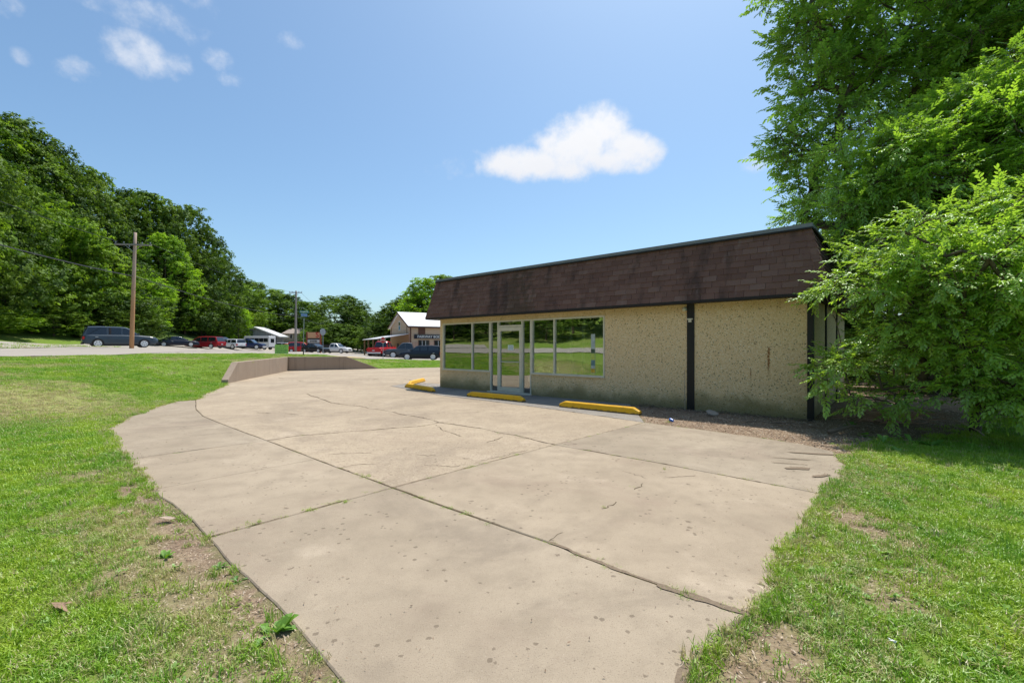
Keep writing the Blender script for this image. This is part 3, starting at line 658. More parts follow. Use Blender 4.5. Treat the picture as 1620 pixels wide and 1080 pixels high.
# mansard
EZ, TZ, EO = 2.585, 3.985, .35
TL = 11.87; ELu = 12.12
mb = MB()
def mpt(side, t, s):   # s: 0 bottom 1 top
    return None
b = [(-EO, EO, EZ), (ELu, EO, EZ), (ELu, -BDEP-.2, EZ), (-EO, -BDEP-.2, EZ)]
t_ = [(0, 0, TZ), (TL, 0, TZ), (TL, -BDEP+.1, TZ), (0, -BDEP+.1, TZ)]
mb.add(b+t_, [(0, 1, 5, 4), (1, 2, 6, 5), (2, 3, 7, 6), (3, 0, 4, 7)]); mb.build('mansard_deck', M['shingle'], store)
MB().add([(-EO+.01, EO-.01, EZ-.045), (ELu-.01, EO-.01, EZ-.045), (ELu-.01, -BDEP-.2, EZ-.045), (-EO+.01, -BDEP-.2, EZ-.045), (-EO+.01, EO-.01, EZ-.02), (ELu-.01, EO-.01, EZ-.02), (ELu-.01, -BDEP-.2, EZ-.02), (-EO+.01, -BDEP-.2, EZ-.02)],
    [(0,3,2,1),(4,5,6,7),(0,1,5,4),(1,2,6,5),(2,3,7,6),(3,0,4,7)]).build('soffit', M['dark'], store)
m = MB(); m.box(-EO-.012, EO, EZ-.055, ELu+.012, EO+.022, EZ+.004); m.box(-EO-.012, -BDEP-.2, EZ-.055, -EO+.01, EO, EZ+.004); m.box(ELu-.01, -BDEP-.2, EZ-.055, ELu+.012, EO, EZ+.004)
m.build('fascia', M['dark'], store)
m = MB(); m.box(-.05, -.14, TZ-.02, TL+.05, .055, TZ+.065); m.build('drip_edge', M['drip'], store)
MB().box(-.052, -BDEP, TZ-.02, .10, -.14, TZ+.063).build('drip_edge', M['drip'], store); MB().box(TL-.10, -BDEP, TZ-.02, TL+.052, -.14, TZ+.063).build('drip_edge', M['drip'], store)
m = MB(); m.box(-.056, -.14, TZ-.055, TL+.056, .075, TZ-.02); m.box(-.072, -BDEP, TZ-.055, -.05, -.14, TZ-.02); m.build('drip_edge', M['dark'], store)
MB().box(0.10, -BDEP+.1, TZ-.1, TL-.10, -.14, TZ+.02).build('roof', plain('flat_roof', (.3, .3, .3), .9), store)
# shingles
SLEN = math.hypot(EO, TZ-EZ); NR = 10; EX = (SLEN-.03)/NR; TW = .305
sdy, sdz = -EO/SLEN, (TZ-EZ)/SLEN; ny, nzz = sdz, -sdy         # along slope, outward normal (y,z)
tr_ = random.Random(3)
tones = [i/11 for i in range(12)]; tabm = []
def tabverts(w_, h, lo=.013, hi=.003, sk=0, wt=None):
    wt = w_ if wt is None else wt
    return [(0,0,-.004),(w_,0,-.004),(w_,h,-.006),(0,h,-.006),(0,0,lo),(w_,0,lo+sk),(w_,h,hi),(0,h,hi)]
TF = [(0,3,2,1),(4,5,6,7),(0,1,5,4),(1,2,6,5),(2,3,7,6),(3,0,4,7)]
for i, t in enumerate(tones):
    me = bpy.data.meshes.new('shingle'); me.from_pydata(tabverts(TW-.006, EX+.022, .012+.004*(i % 3), .004, tr_.uniform(-.002, .003)), [], TF); me.materials.append(M['shingle'])
    addattr(me, 'tone', [t]*8); tabm.append(me)
tl = []
for r_ in range(NR):
    s0 = .0+r_*EX; off = (r_ % 2)*TW*.5+tr_.uniform(-.02, .02); f = s0/SLEN
    ulo, uhi = -EO*(1-f)+.01, ELu+(TL-ELu)*f-.01
    u = ulo-off
    while u < uhi:
        a, b_ = max(u, ulo), min(u+TW, uhi)
        if b_-a > .03: tl.append((a, b_-a, r_, s0))
        u += TW
tl.sort(key=lambda q: q[0])
V_, F_, T_ = [], [], []
def sp(u, s, n): return (u, EO+sdy*s+ny*n, EZ+sdz*s+nzz*n)
cnt = 0
for (u, ww, r_, s0) in tl:
    if ww > TW-.01 and cnt < 300:
        o = bpy.data.objects.new('shingle', tr_.choice(tabm)); COL.objects.link(o); o.parent = store
        mt = Matrix(((1, 0, 0, u), (0, sdy, ny, EO+sdy*s0+ny*.004), (0, sdz, nzz, EZ+sdz*s0+nzz*.004), (0, 0, 0, 1)))
        o.matrix_local = mt; cnt += 1
    else:
        lo = .012+.004*tr_.randrange(3); b_ = len(V_); tt = tr_.random()
        V_ += [sp(u+x, s0+y, n+.004) for x, y, n in tabverts(ww-.006, EX+.022, lo, .004)]; T_ += [tt]*8
        F_ += [tuple(i+b_ for i in f) for f in TF]
for side in (0, 1):                          # the mansard ends
    for r_ in range(NR):
        s0 = r_*EX; f = s0/SLEN; y = EO*(1-f); ye = -BDEP
        off = (r_ % 2)*.15
        while y > ye:
            w2 = min(TW-off, y-ye); off = 0; b_ = len(V_); tt = tr_.random(); dn = (EO, .25)[side]
            q = Vector((dn, TZ-EZ)).normalized(); n2 = Vector((q.y, -q.x)) if side else Vector((-q.y, q.x)); base_x = -EO if side == 0 else ELu; sg = 1 if side == 0 else -1
            sl_ = math.hypot(dn, TZ-EZ)/SLEN
            for x_, yy, n_ in tabverts(w2-.006, EX+.022, .014, .004):
                s_2 = (s0+yy)*sl_; hx = base_x+sg*(q.x*s_2) - sg*q.y*(n_+.004); hz = EZ+q.y*s_2+q.x*(n_+.004)
                V_.append((hx, y-x_, hz)); T_.append(tt)
            F_ += [tuple(i+b_ for i in (f if side == 0 else f[::-1])) for f in TF]; y -= w2
me = bpy.data.meshes.new('shingles'); me.from_pydata(V_, [], F_); me.materials.append(M['shingle']); addattr(me, 'tone', T_)
o = bpy.data.objects.new('smaller_shingles', me); COL.objects.link(o); o.parent = store; o['kind'] = 'stuff'
# hip caps
for (ub, ut, sg) in ((-EO, 0, -1), (ELu, TL, 1)):
    for r_ in range(9):
        f0, f1 = r_/9, min(1, (r_+1.25)/9); a = Vector((ub+(ut-ub)*f0, EO*(1-f0), EZ+(TZ-EZ)*f0)); c_e = Vector((ub+(ut-ub)*f1, EO*(1-f1), EZ+(TZ-EZ)*f1))
        w1 = Vector((-sg*.11, .0, 0)); w2 = Vector((0, -.11, 0)); o1 = Vector((sg*.028, .028, .004)); o2 = Vector((sg*.018, .018, .003))
        vs_ = [a+w1+Vector((0, .022, 0)), a+o1, a+w2+Vector((sg*.022, 0, 0)), c_e+w1+Vector((0, .014, 0)), c_e+o2, c_e+w2+Vector((sg*.014, 0, 0))]
        vs_ += [p_-Vector((sg*.016, .016, 0)) for p_ in vs_]
        me = bpy.data.meshes.new('hip_cap'); me.from_pydata([tuple(p_) for p_ in vs_], [], [(0,1,4,3),(1,2,5,4),(6,9,10,7),(7,10,11,8),(0,6,7,1),(1,7,8,2),(0,3,9,6),(2,8,11,5)]); me.materials.append(M['shingle']); addattr(me, 'tone', [tr_.random()]*12)
        o = bpy.data.objects.new('hip_cap', me); COL.objects.link(o); o.parent = store
# lamp and bracket on the wall
m = MB(); lu = fu(1084.5)
m.tube([(lu, .0, 2.42), (lu, .05, 2.42)], .05, 14); m.build('lamp_base', M['alu'], store)
bm = bmesh.new(); bmesh.ops.create_uvsphere(bm, u_segments=14, v_segments=8, radius=.058); me = bpy.data.meshes.new('lamp'); bm.to_mesh(me); bm.free(); me.materials.append(plain('lamp_glass', (.62, .58, .42), .2)); me.polygons.foreach_set('use_smooth', [True]*len(me.polygons))
o = bpy.data.objects.new('lamp_globe', me); COL.objects.link(o); o.parent = store; o.location = (lu, .08, 2.41)
m = MB(); m.box(uP-.06, .036, 2.16, uP+.07, .075, 2.19); m.box(uP-.03, .036, 2.10, uP+.04, .065, 2.155); m.build('bracket', M['alu'], store)
# ---------------------------------------------------------------- wheel stops
k = NM('yellow_paint', .55, .35); p = k.pos(); c = k.mix(k.noise(p, 5, 5), (.80, .40, .008), (.88, .50, .015)); c = k.mix(k.ma('MULTIPLY', k.rng(k.noise(p, 30, 6, .75), .57, .66), .7), c, (.38, .28, .16)); c = k.mix(k.ma('MULTIPLY', k.rng(k.noise(p, 7, 5, .7), .5, .72), .4), c, (.50, .27, .03))
sz = k.n('ShaderNodeSeparateXYZ'); k.l(p, sz.inputs[0]); e_ = k.ma('ADD', sz.outputs[2], k.ma('MULTIPLY', k.noise(p, 14, 4), -.075)); c = k.mix(k.rng(e_, .004, -.018, 0, .9), c, (.09, .065, .04)); k.base(c); k.bump(k.noise(p, 60, 3), .25, .004); M['yellow'] = k.m
def stop_block(a, b, label, h=.155, name='wheel_stop'):
    a, b = Vector(a), Vector(b); L_ = (b-a).length; c_ = (a+b)/2; ang = math.atan2(b.y-a.y, b.x-a.x); hl = L_/2; w0, w1 = .085, .045
    m = MB(); ns = 14; vs_ = []
    for i in range(ns+1):
        x = -hl+L_*i/ns; e_ = min(1, (min(x+hl, hl-x)+.0)/.10); ht = h*(.55+.45*e_)-rnd.uniform(0, .004)
        ww = w0-(0 if 0 < i < ns else .01)
        vs_ += [(x, -ww, 0), (x, -w1-.012, ht*.86), (x, -w1*.75, ht), (x, w1*.75, ht), (x, w1+.012, ht*.86), (x, ww, 0)]
    fs = []
    for i in range(ns):
        for j in range(6): fs.append((6*i+j, 6*(i+1)+j, 6*(i+1)+(j+1) % 6, 6*i+(j+1) % 6))
    fs += [tuple(range(6)), tuple(6*ns+j for j in range(6))[::-1]]
    o = m.add(vs_, fs).build(name, M['yellow'], label=label, cat='parking block', group='yellow wheel stops in front of the store')
    bm = bmesh.new(); bm.from_mesh(o.data); bmesh.ops.recalc_face_normals(bm, faces=bm.faces); bm.to_mesh(o.data); bm.free()
    o.location = (c_.x, c_.y, .002); o.rotation_euler.z = ang; return o
stop_block(G(887,643), G(1013,656), 'long yellow concrete wheel stop by the dirt strip, nearest of the row')
stop_block(G(741,626.5), G(829,635.5), 'yellow concrete wheel stop straight in front of the glass door')
stop_block(G(643,612.2), G(686,620), 'yellow concrete wheel stop at the left end of the store front')
stop_block((-4.05,17.75), (-3.86,19.7), 'yellow wheel stop pointing away behind the leftmost front one')
stop_block((-2.72,20.9), (-1.1,22.2), 'yellow wheel stop peeking out past the left corner of the store')
# ---------------------------------------------------------------- vehicles
def paint(name, c, rough=.28):
    k = NM(name, rough, .35); k.b.inputs['Coat Weight'].default_value = .25; k.b.inputs['Coat Roughness'].default_value = .08
    n_ = k.noise(k.pos(), 3, 4); k.base(k.mix(k.ma('MULTIPLY', n_, .25), c, tuple(x*.75+.008 for x in c))); return k.m
k = NM('car_glass', .06, .6); k.base((.015, .02, .026)); k.b.inputs['Coat Weight'].default_value = .5; M['cglass'] = k.m
M['tyre'] = plain('tyre_rubber', (.02, .02, .02), .85); M['rim'] = plain('alloy_rim', (.80, .81, .83), .4, .1)
M['trim'] = plain('black_trim', (.02, .02, .022), .6); M['tail'] = plain('tail_lamp', (.55, .02, .02), .25); M['head'] = plain('head_lamp', (.72, .74, .76), .15)
M['plate'] = plain('plate_white', (.6, .6, .62), .5)
def interp(pr, x):
    if x <= pr[0][0]: return pr[0][1]
    for (a, b), (c, d) in zip(pr[:-1], pr[1:]):
        if x <= c: return b+(d-b)*(x-a)/(c-a)
    return pr[-1][1]
def loft(st, n):
    vs_ = [p for s in st for p in s]; fs = []
    for i in range(len(st)-1):
        for j in range(n): fs.append((n*i+j, n*i+(j+1) % n, n*(i+1)+(j+1) % n, n*(i+1)+j))
    fs += [tuple(range(n))[::-1], tuple(n*(len(st)-1)+j for j in range(n))]
    return MB().add(vs_, fs)
def fixn(o):
    bm = bmesh.new(); bm.from_mesh(o.data); bmesh.ops.recalc_face_normals(bm, faces=bm.faces); bm.to_mesh(o.data); bm.free(); return o
def spin(name, prof, mat, par, loc, n=20):
    """prof: (radius, y) revolved about the wheel axis y"""
    m = MB(); vs_ = []; k_ = len(prof)
    for i in range(n):
        t = 2*math.pi*i/n
        for r_, y in prof: vs_.append((r_*math.cos(t), y, r_*math.sin(t)))
    fs = [(i*k_+j, i*k_+j+1, ((i+1) % n)*k_+j+1, ((i+1) % n)*k_+j) for i in range(n) for j in range(k_-1)]
    o = m.add(vs_, fs).build(name, M[mat] if isinstance(mat, str) else mat, par, smooth=False); o.location = loc; return fixn(o)
def vehicle(name, L_, W, H, deck, roofp, mat, wb_=(.19, .80), wr=.34, low=.22, windows=(), label='', cat='car', group=None, loc=(0, 0, 0), rz=0, roofmat=None, cab_glass=True, rear=True, bumper='trim'):
    """front at +x. deck: (x, z) belt/bonnet line; roofp: (x, z) roofline from rear to front over the cabin; side glass panes cut as parts"""
    root = empty(name, loc, rz, label=label, cat=cat, group=group)
    hl = L_/2; st = []; xs_ = sorted(set([i/26 for i in range(27)]))
    for f in xs_:
        x = -hl+L_*f; zt = interp(deck, x); e_ = min(f, 1-f); tw = W/2*(1-.16*(1-min(1, e_/.10))**2); zb = low+.10*(1-min(1, e_/.07))
        st.append([(x, -tw*.94, zb), (x, tw*.94, zb), (x, tw, zb+.14), (x, tw*1.0, (zb+zt)*.52), (x, tw*.97, zt-.10), (x, tw*.88, zt), (x, -tw*.88, zt), (x, -tw*.97, zt-.10), (x, -tw, (zb+zt)*.52), (x, -tw, zb+.14)])
    fixn(loft(st, 10).build('body', mat, root, smooth=False, bevel=.03))
    # cabin: glass volume with body-coloured roof and pillars
    x0, x1 = roofp[0][0], roofp[-1][0]; st = []; n_ = 12
    for i in range(n_+1):
        x = x0+(x1-x0)*i/n_; zt = interp(roofp, x); zb = interp(deck, x)-.03; tw = W/2*.90; tt = tw-.20*max(.0, (zt-zb))
        st.append([(x, -tw, zb), (x, tw, zb), (x, tt+.02, max(zb+.01, zt-.07)), (x, tt-.1, zt), (x, -tt+.1, zt), (x, -tt-.02, max(zb+.01, zt-.07))])
    fixn(loft(st, 6).build('cabin', roofmat or mat, root, bevel=.02))
    def sidez(x, z, s):   # y of cabin side at height z
        zt = interp(roofp, x); zb = interp(deck, x)-.03; tw = W/2*.90; tt = tw-.20*max(0, zt-zb); f = (z-zb)/max(.05, (zt-.07-zb)); return s*(tw+(tt+.02-tw)*min(1, max(0, f))+.008)
    for (a, b, c_, d) in windows:      # (bottom rear x, bottom front x, top rear x, top front x)
        for s in (-1, 1):
            def zz(x, top): return (interp(roofp, x)-.10) if top else interp(deck, x)+.035
            q = [(a, zz(a, 0)), (b, zz(b, 0)), (d, zz(d, 1)), (c_, zz(c_, 1))]
            vs_ = [(x, sidez(x, z, s), z) for x, z in q]+[(x, sidez(x, z, s)-s*.03, z) for x, z in q]
            fixn(MB().add(vs_, [(0,1,2,3),(7,6,5,4),(0,4,5,1),(1,5,6,2),(2,6,7,3),(3,7,4,0)]).build('side_window', M['cglass'], root))
    # windscreen and rear window
    def screen(nm, xa, za, xb, zb2, out_):
        ta = W/2*.80; tb = W/2*.66; d = .012*out_
        vs_ = [(xa+d, -ta, za+.02), (xa+d, ta, za+.02), (xb+d, tb, zb2), (xb+d, -tb, zb2)]; vs_ += [(x-2.5*d, y, z-.02) for x, y, z in vs_]
        fixn(MB().add(vs_, [(0,1,2,3),(7,6,5,4),(0,4,5,1),(1,5,6,2),(2,6,7,3),(3,7,4,0)]).build(nm, M['cglass'], root))
    p0, p1 = roofp[-1], roofp[-2]; screen('windscreen', p0[0]-.02, p0[1]+.04, p1[0]+.02, p1[1]-.03, 1)
    p0, p1 = roofp[0], roofp[1]; screen('rear_window', p0[0]+.01, p0[1]+.04, p1[0], p1[1]-.04, -1)
    for f in wb_:
        x = -hl+L_*f
        for s in (-1, 1):
            arch = MB(); vs_ = [(x+(wr+.055)*math.cos(t*math.pi/8), s*(W/2*1.0+.006), wr+(wr+.055)*math.sin(t*math.pi/8)) for t in range(-1, 10)]
            vs2 = [(x+(wr-.02)*math.cos(t*math.pi/8), s*(W/2-.10), wr+(wr-.02)*math.sin(t*math.pi/8)) for t in range(-1, 10)]
            n2 = len(vs_); arch.add(vs_+vs2, [tuple(range(n2)), tuple(range(n2, 2*n2))[::-1]]+[(i, i+1, n2+i+1, n2+i) for i in range(n2-1)]+[(n2-1, 0, n2, 2*n2-1)])
            fixn(arch.build('wheel_arch', M['trim'], root))
            wh = spin('wheel', [(wr*.70, .10), (wr*.9, .115), (wr, .08), (wr, -.08), (wr*.9, -.115), (wr*.70, -.10)], 'tyre', root, (x, s*(W/2-.085), wr))
            rm = spin('rim', [(0.001, .120*s), (wr*.2, .120*s), (wr*.24, .105*s), (wr*.62, .105*s), (wr*.72, .112*s), (wr*.72, .02*s)], 'rim', wh, (0, 0, 0))
            m = MB()
            for q in range(5):
                t = q*2*math.pi/5+.3; a1, a2 = t+.32, t+.94
                m.add([(r_*math.cos(a)*wr, s*.108, r_*math.sin(a)*wr) for r_, a in ((.30, (a1+a2)/2), (.50, a1+.1), (.52, (a1+a2)/2), (.50, a2-.1))], [(0,1,2,3) if s < 0 else (3,2,1,0)])
            m.build('rim_opening', M['trim'], wh, kind='stuff')
    zf = interp(deck, hl*.96); zr = interp(deck, -hl*.96)
    for s in (-1, 1):
        MB().box(hl-.20, s*W*.30-.14, zf-.30, hl-.015, s*W*.30+.14, zf-.13).build('headlight', M['head'], root, bevel=.02)
        if rear: MB().box(-hl+.0, s*W*.40-.10, zr-.36, -hl+.16, s*W*.40+.12, zr-.10).build('tail_light', M['tail'], root, bevel=.02)
        xm = roofp[-1][0]-.05; MB().box(xm-.10, s*(W/2+.02), interp(deck, xm)+.02, xm+.05, s*(W/2+.18), interp(deck, xm)+.16).build('mirror', mat, root, bevel=.02)
        for hx in ((windows[0][0]+windows[0][1])/2-.1,) if windows else (): MB().box(hx, s*(W/2+.0), interp(deck, hx)-.22, hx+.2, s*(W/2+.03), interp(deck, hx)-.19).build('door_handle', M['rim'], root)
    MB().box(hl-.06, -W*.22, low+.12, hl+.015, W*.22, zf-.16).build('grille', M['trim'], root)
    for x, nm in ((hl, 'front_bumper'), (-hl, 'rear_bumper')):
        s = 1 if x > 0 else -1; MB().box(min(x-.12*s, x+.03*s), -W*.44, low-.0, max(x-.12*s, x+.03*s), W*.44, low+.17).build(nm, M[bumper], root, bevel=.03)
    MB().box(-hl-.02, -.16, low+.32, -hl+.02, .16, low+.44).build('number_plate', M['plate'], root)
    MB().box(-hl*.72, -W/2*.86, .16, hl*.72, W/2*.86, low+.05).build('underbody', M['trim'], root)
    return root
def at(px, Y): x = (px-CX)/F*Y; return (x, Y, tz(x, Y)+.05)
GR = 'vehicles parked along the gravel verge by the trees'
def suv(L_, H, mat, **kk):
    h = L_/2; wl = [(-h*.90, -h*.40, -h*.85, -h*.40), (-h*.34, -h*.02, -h*.34, -h*.02), (h*.03, h*.36, h*.03, h*.20)]
    return vehicle('suv', L_, 1.95, H, [(-h, H*.52), (-h*.93, H*.60), (0, H*.61), (h*.42, H*.60), (h*.80, H*.555), (h*.97, H*.48), (h, H*.42)], [(-h*.985, H*.60), (-h*.92, H*.975), (-h*.6, H), (h*.02, H*.99), (h*.17, H*.955), (h*.46, H*.60)], mat, windows=wl, wr=.38, low=.3, **kk)
def sedan(L_, H, mat, **kk):
    h = L_/2; wl = [(-h*.42, -h*.05, -h*.30, -h*.05), (h*.0, h*.34, h*.0, h*.12)]
    return vehicle('sedan', L_, 1.82, H, [(-h, H*.55), (-h*.94, H*.66), (-h*.5, H*.66), (h*.35, H*.62), (h*.8, H*.54), (h*.97, H*.46), (h, H*.40)], [(-h*.74, H*.66), (-h*.34, H*.97), (-h*.1, H), (h*.12, H*.97), (h*.48, H*.62)], mat, windows=wl, wr=.32, low=.2, **kk)
def van(L_, H, mat, name='minivan', **kk):
    h = L_/2; wl = [(-h*.86, -h*.42, -h*.78, -h*.42), (-h*.36, h*.0, -h*.36, h*.0), (h*.05, h*.46, h*.05, h*.28)]
    return vehicle(name, L_, 1.92, H, [(-h, H*.50), (-h*.95, H*.58), (0, H*.57), (h*.55, H*.55), (h*.85, H*.49), (h*.97, H*.42), (h, H*.36)], [(-h*.97, H*.57), (-h*.84, H*.97), (-h*.4, H), (h*.1, H*.985), (h*.28, H*.93), (h*.66, H*.56)], mat, windows=wl, wr=.33, low=.22, **kk)
def pickup(L_, H, mat, **kk):
    h = L_/2; wl = [(-h*.20, h*.06, -h*.17, h*.06), (h*.11, h*.40, h*.11, h*.26)]
    r = vehicle('pickup_truck', L_, 1.98, H, [(-h, H*.55), (-h*.9, H*.585), (h*.4, H*.60), (h*.8, H*.575), (h*.97, H*.50), (h, H*.44)], [(-h*.27, H*.60), (-h*.20, H*.97), (0, H), (h*.22, H*.965), (h*.46, H*.60)], mat, windows=wl, wr=.40, low=.38, bumper='rim', **kk)
    m = MB(); m.box(-h*.95, -.78, H*.50, -h*.30, .78, H*.592); m.build('truck_bed', M['trim'], r); return r
C = {k_: paint('car_paint_'+k_, c_) for k_, c_ in dict(slate=(.050,.070,.094), navy=(.006,.011,.030), red=(.30,.012,.02), white=(.75,.76,.78), blue=(.015,.03,.10), black=(.012,.013,.016), orange=(.55,.10,.03), scarlet=(.50,.015,.02), silver=(.42,.43,.45), grey=(.06,.072,.088), dnavy=(.006,.010,.022)).items()}
AR = math.atan2
suv(5.3, 1.92, C['slate'], label='dark slate-blue SUV behind the nearest wooden utility pole', cat='suv', group=GR, loc=at(191, 42), rz=R(47))
sedan(4.9, 1.42, C['navy'], label='dark navy sedan parked nose to the red minivan', cat='car', group=GR, loc=at(280, 62), rz=R(42))
van(5.1, 1.74, C['red'], label='dark red minivan between the navy sedan and a white crossover', cat='minivan', group=GR, loc=at(325, 65.5), rz=R(176))
suv(4.4, 1.62, C['white'], label='small white crossover parked behind the red minivan', cat='suv', group=GR, loc=at(367, 74.5), rz=R(160))
pickup(5.4, 1.85, C['blue'], label='deep blue pickup truck beside the white shuttle bus', cat='pickup truck', group=GR, loc=at(394, 83), rz=R(10))
sedan(4.5, 1.45, C['black'], label='black car half hidden between red minivan and white crossover', cat='car', group=GR, loc=at(351, 80), rz=R(-20))
# shuttle bus
def bus(loc, rz):
    r = empty('shuttle_bus', loc, rz, label='white shuttle bus with a long band of dark windows by the grey shed', cat='bus')
    m = MB(); m.xz([(-3.3,.55),(-3.3,2.75),(-3.2,2.85),(2.0,2.85),(2.15,2.72),(2.15,.45),(-3.0,.45)], -1.15, 1.15); fixn(m.build('body', C['white'], r, bevel=.06))
    m = MB(); m.xz([(2.15,.45),(2.15,2.1),(2.45,2.1),(3.0,1.35),(3.55,1.2),(3.65,.9),(3.65,.45)], -.98, .98); fixn(m.build('cab', C['white'], r, bevel=.05))
    for s in (-1, 1):
        for i in range(5): MB().box(-3.05+i*.98, s*1.155-.01, 1.6, -2.12+i*.98, s*1.155+.01, 2.4).build('side_window', M['cglass'], r)
        MB().box(2.3, s*.985-.01, 1.35, 2.85, s*.985+.01, 1.95).build('cab_window', M['cglass'], r)
        for x in (-2.2, 2.75):
            wh = spin('wheel', [(.24, .11), (.38, .12), (.42, .08), (.42, -.08), (.38, -.12), (.24, -.11)], 'tyre', r, (x, s*.98, .42)); spin('rim', [(.001, .08*s), (.2, .08*s), (.25, .11*s)], 'rim', wh, (0, 0, 0))
        MB().box(3.5, s*.6-.15, .8, 3.67, s*.6+.15, 1.0).build('headlight', M['head'], r)
    MB().box(-3.32, -.6, 1.5, -3.29, .6, 2.3).build('rear_window', M['cglass'], r); MB().box(-3.4, -1.1, .4, -3.2, 1.1, .6).build('rear_bumper', M['trim'], r)
bus(at(407, 94), R(176))
G2 = 'vehicles parked in the far lot behind the retaining wall'
sedan(4.3, 1.55, C['orange'], label='orange car next to the green banner', cat='car', group=G2, loc=at(459, 86), rz=R(-25))
van(4.9, 1.95, C['scarlet'], name='van', label='bright red van between the utility pole and street sign pole', cat='van', group=G2, loc=at(477, 84), rz=R(12))
sedan(4.5, 1.5, C['black'], label='black car parked under the letter-board sign', cat='car', group=G2, loc=at(499, 74), rz=R(-18))
suv(4.6, 1.7, C['silver'], label='silver car with a pale roof behind the green banner', cat='car', group=G2, loc=at(455, 97), rz=R(0))
pk = pickup(5.8, 1.85, C['white'], label='white pickup truck with a dark cargo bed', cat='pickup truck', group=G2, loc=at(531, 83), rz=R(-12))
m = MB(); m.box(-2.8, -.95, 1.12, -.7, .95, 1.62); m.build('tool_box', M['trim'], pk)
sedan(4.5, 1.45, C['silver'], label='tiny far silver car under the thin pale trees', cat='car', group=G2, loc=at(566, 128), rz=R(8))
suv(4.6, 1.7, C['grey'], label='tiny far dark SUV left of the red pickup', cat='suv', group=G2, loc=at(580, 122), rz=R(0))
G3 = 'vehicles parked at the body shop'
pickup(5.6, 1.95, C['scarlet'], label='bright red pickup truck seen from behind near the stop sign', cat='pickup truck', group=G3, loc=at(606, 58), rz=R(82))
pickup(5.7, 1.95, C['grey'], label='grey crew-cab pickup truck beside the body shop wall', cat='pickup truck', group=G3, loc=at(645, 57), rz=R(189))
suv(4.7, 1.68, C['dnavy'], label='dark navy SUV nearest the store corner, before the body shop', cat='suv', group=G3, loc=at(666, 51.5), rz=R(184))
# ---------------------------------------------------------------- poles, wires, signs
k = NM('pole_wood', .85, .2); p = k.objc(); sz = k.n('ShaderNodeSeparateXYZ'); k.l(p, sz.inputs[0])
g_ = k.noise(k.mapv(p, (12, 12, .8)), 1, 6, .7); c = k.mix(g_, (.34, .16, .07), (.62, .36, .19)); c = k.mix(k.rng(sz.outputs[2], 3.0, 6.5, 0, .85), c, k.mix(g_, (.34, .25, .21), (.56, .44, .38))); k.base(c); M['wood'] = k.m
k = NM('pole_grey_wood', .85, .2); p = k.objc(); g_ = k.noise(k.mapv(p, (12, 12, .8)), 1, 6, .7); k.base(k.mix(g_, (.20, .175, .155), (.38, .35, .32))); M['gwood'] = k.m
M['oak'] = plain('pole_orange_wood', (.42, .20, .06), .8)
M['galv'] = plain('galvanised_steel', (.38, .41, .43), .5, .5); M['insul'] = plain('insulator', (.25, .27, .30), .3); M['wire'] = plain('wire', (.03, .03, .035), .6)
def pole(px, Y, zb, h, mat, label, arm=(1.9, .95), armrot=0., lean=0., r0=.16, arms=True, lamp=False):
    x = (px-CX)/F*Y; r = empty('utility_pole', (x, Y, zb), 0, label=label, cat='utility pole', group='wooden utility poles')
    MB().tube([(lean*i/8, 0, h*i/8-(.4 if i == 0 else 0)) for i in range(9)], [r0*(1-.35*i/8) for i in range(9)], 12).build('shaft', mat, r, smooth=True)
    if arms:
        za = h-arm[1]; c_, s_ = math.cos(armrot), math.sin(armrot); w2 = arm[0]/2; xx = lean*za/h
        cr = MB().box(-w2, -.05, -.06, w2, .05, .06).build('crossarm', M['gwood'], r); cr.location = (xx, -.17, za); cr.rotation_euler.z = armrot
        for t in (-.94, -.5, .5, .94):
            i_ = MB().tube([(t*w2, 0, .06), (t*w2, 0, .12), (t*w2, 0, .14), (t*w2, 0, .22)], [.02, .02, .05, .035], 8).build('insulator', M['insul'], cr)
        for s in (-1, 1): MB().tube([(s*w2*.45, 0, -.05), (0, .05, -.55)], .015, 6).build('brace', M['galv'], cr)
    return r, x
z1 = tz(-30.38, 36)
p1_, x1_ = pole(208, 36, z1, ZP(368, 36)-z1, M['wood'], 'nearest weathered brown utility pole with a crossarm in front of the dark SUV', (2.65, 1.0), R(8), .3)
z2 = tz(-35.2, 73)
p2_, x2_ = pole(467.5, 73, z2, ZP(460, 73)-z2, M['gwood'], 'grey utility pole with a straight crossarm behind the street sign', (2.1, .3), 0, .1, .2)
Y3 = 118; z3 = tz(*P(550, Y3)); p3_, x3_ = pole(550, Y3, z3, ZP(506, Y3)-z3, M['oak'], 'distant utility pole with an orange-brown shaft right of the white pickup', (2.6, .9), 0, 0, .22)
p0x, p0y = x1_+10.9, 3.0; z0_ = tz(p0x, p0y)
r0_ = empty('utility_pole', (p0x, p0y, z0_), 0, label='brown utility pole up the road outside the left edge, reflected in the glass', cat='utility pole', group='wooden utility poles')
MB().tube([(0, 0, -.4), (0, 0, 9)], [.17, .12], 12).build('shaft', M['wood'], r0_, smooth=True)
def wire(a, b, sag, label, r_=.014):
    pts = [(a[0]+(b[0]-a[0])*t, a[1]+(b[1]-a[1])*t, a[2]+(b[2]-a[2])*t-4*sag*t*(1-t)) for t in [i/24 for i in range(25)]]
    MB().tube(pts, r_, 5).build('power_line', M['wire'], label=label, cat='cable', group='overhead wires')
wz = ZP(437, 36)
wire((p0x, p0y-.2, wz+.15), (x1_+.2, 35.85, wz), .55, 'thick black cable sagging from the left edge to the nearest pole', .032)
wire((x1_+.2, 36.15, wz), (x2_, 72.8, ZP(500, 73)), .55, 'black cable dropping from the nearest pole to the grey pole', .03)
wire((x2_, 73.2, ZP(500, 73)), (x3_, Y3, ZP(512, Y3)), .9, 'cable between the grey pole and the distant orange pole', .03)
az_ = ZP(386, 36)+.18
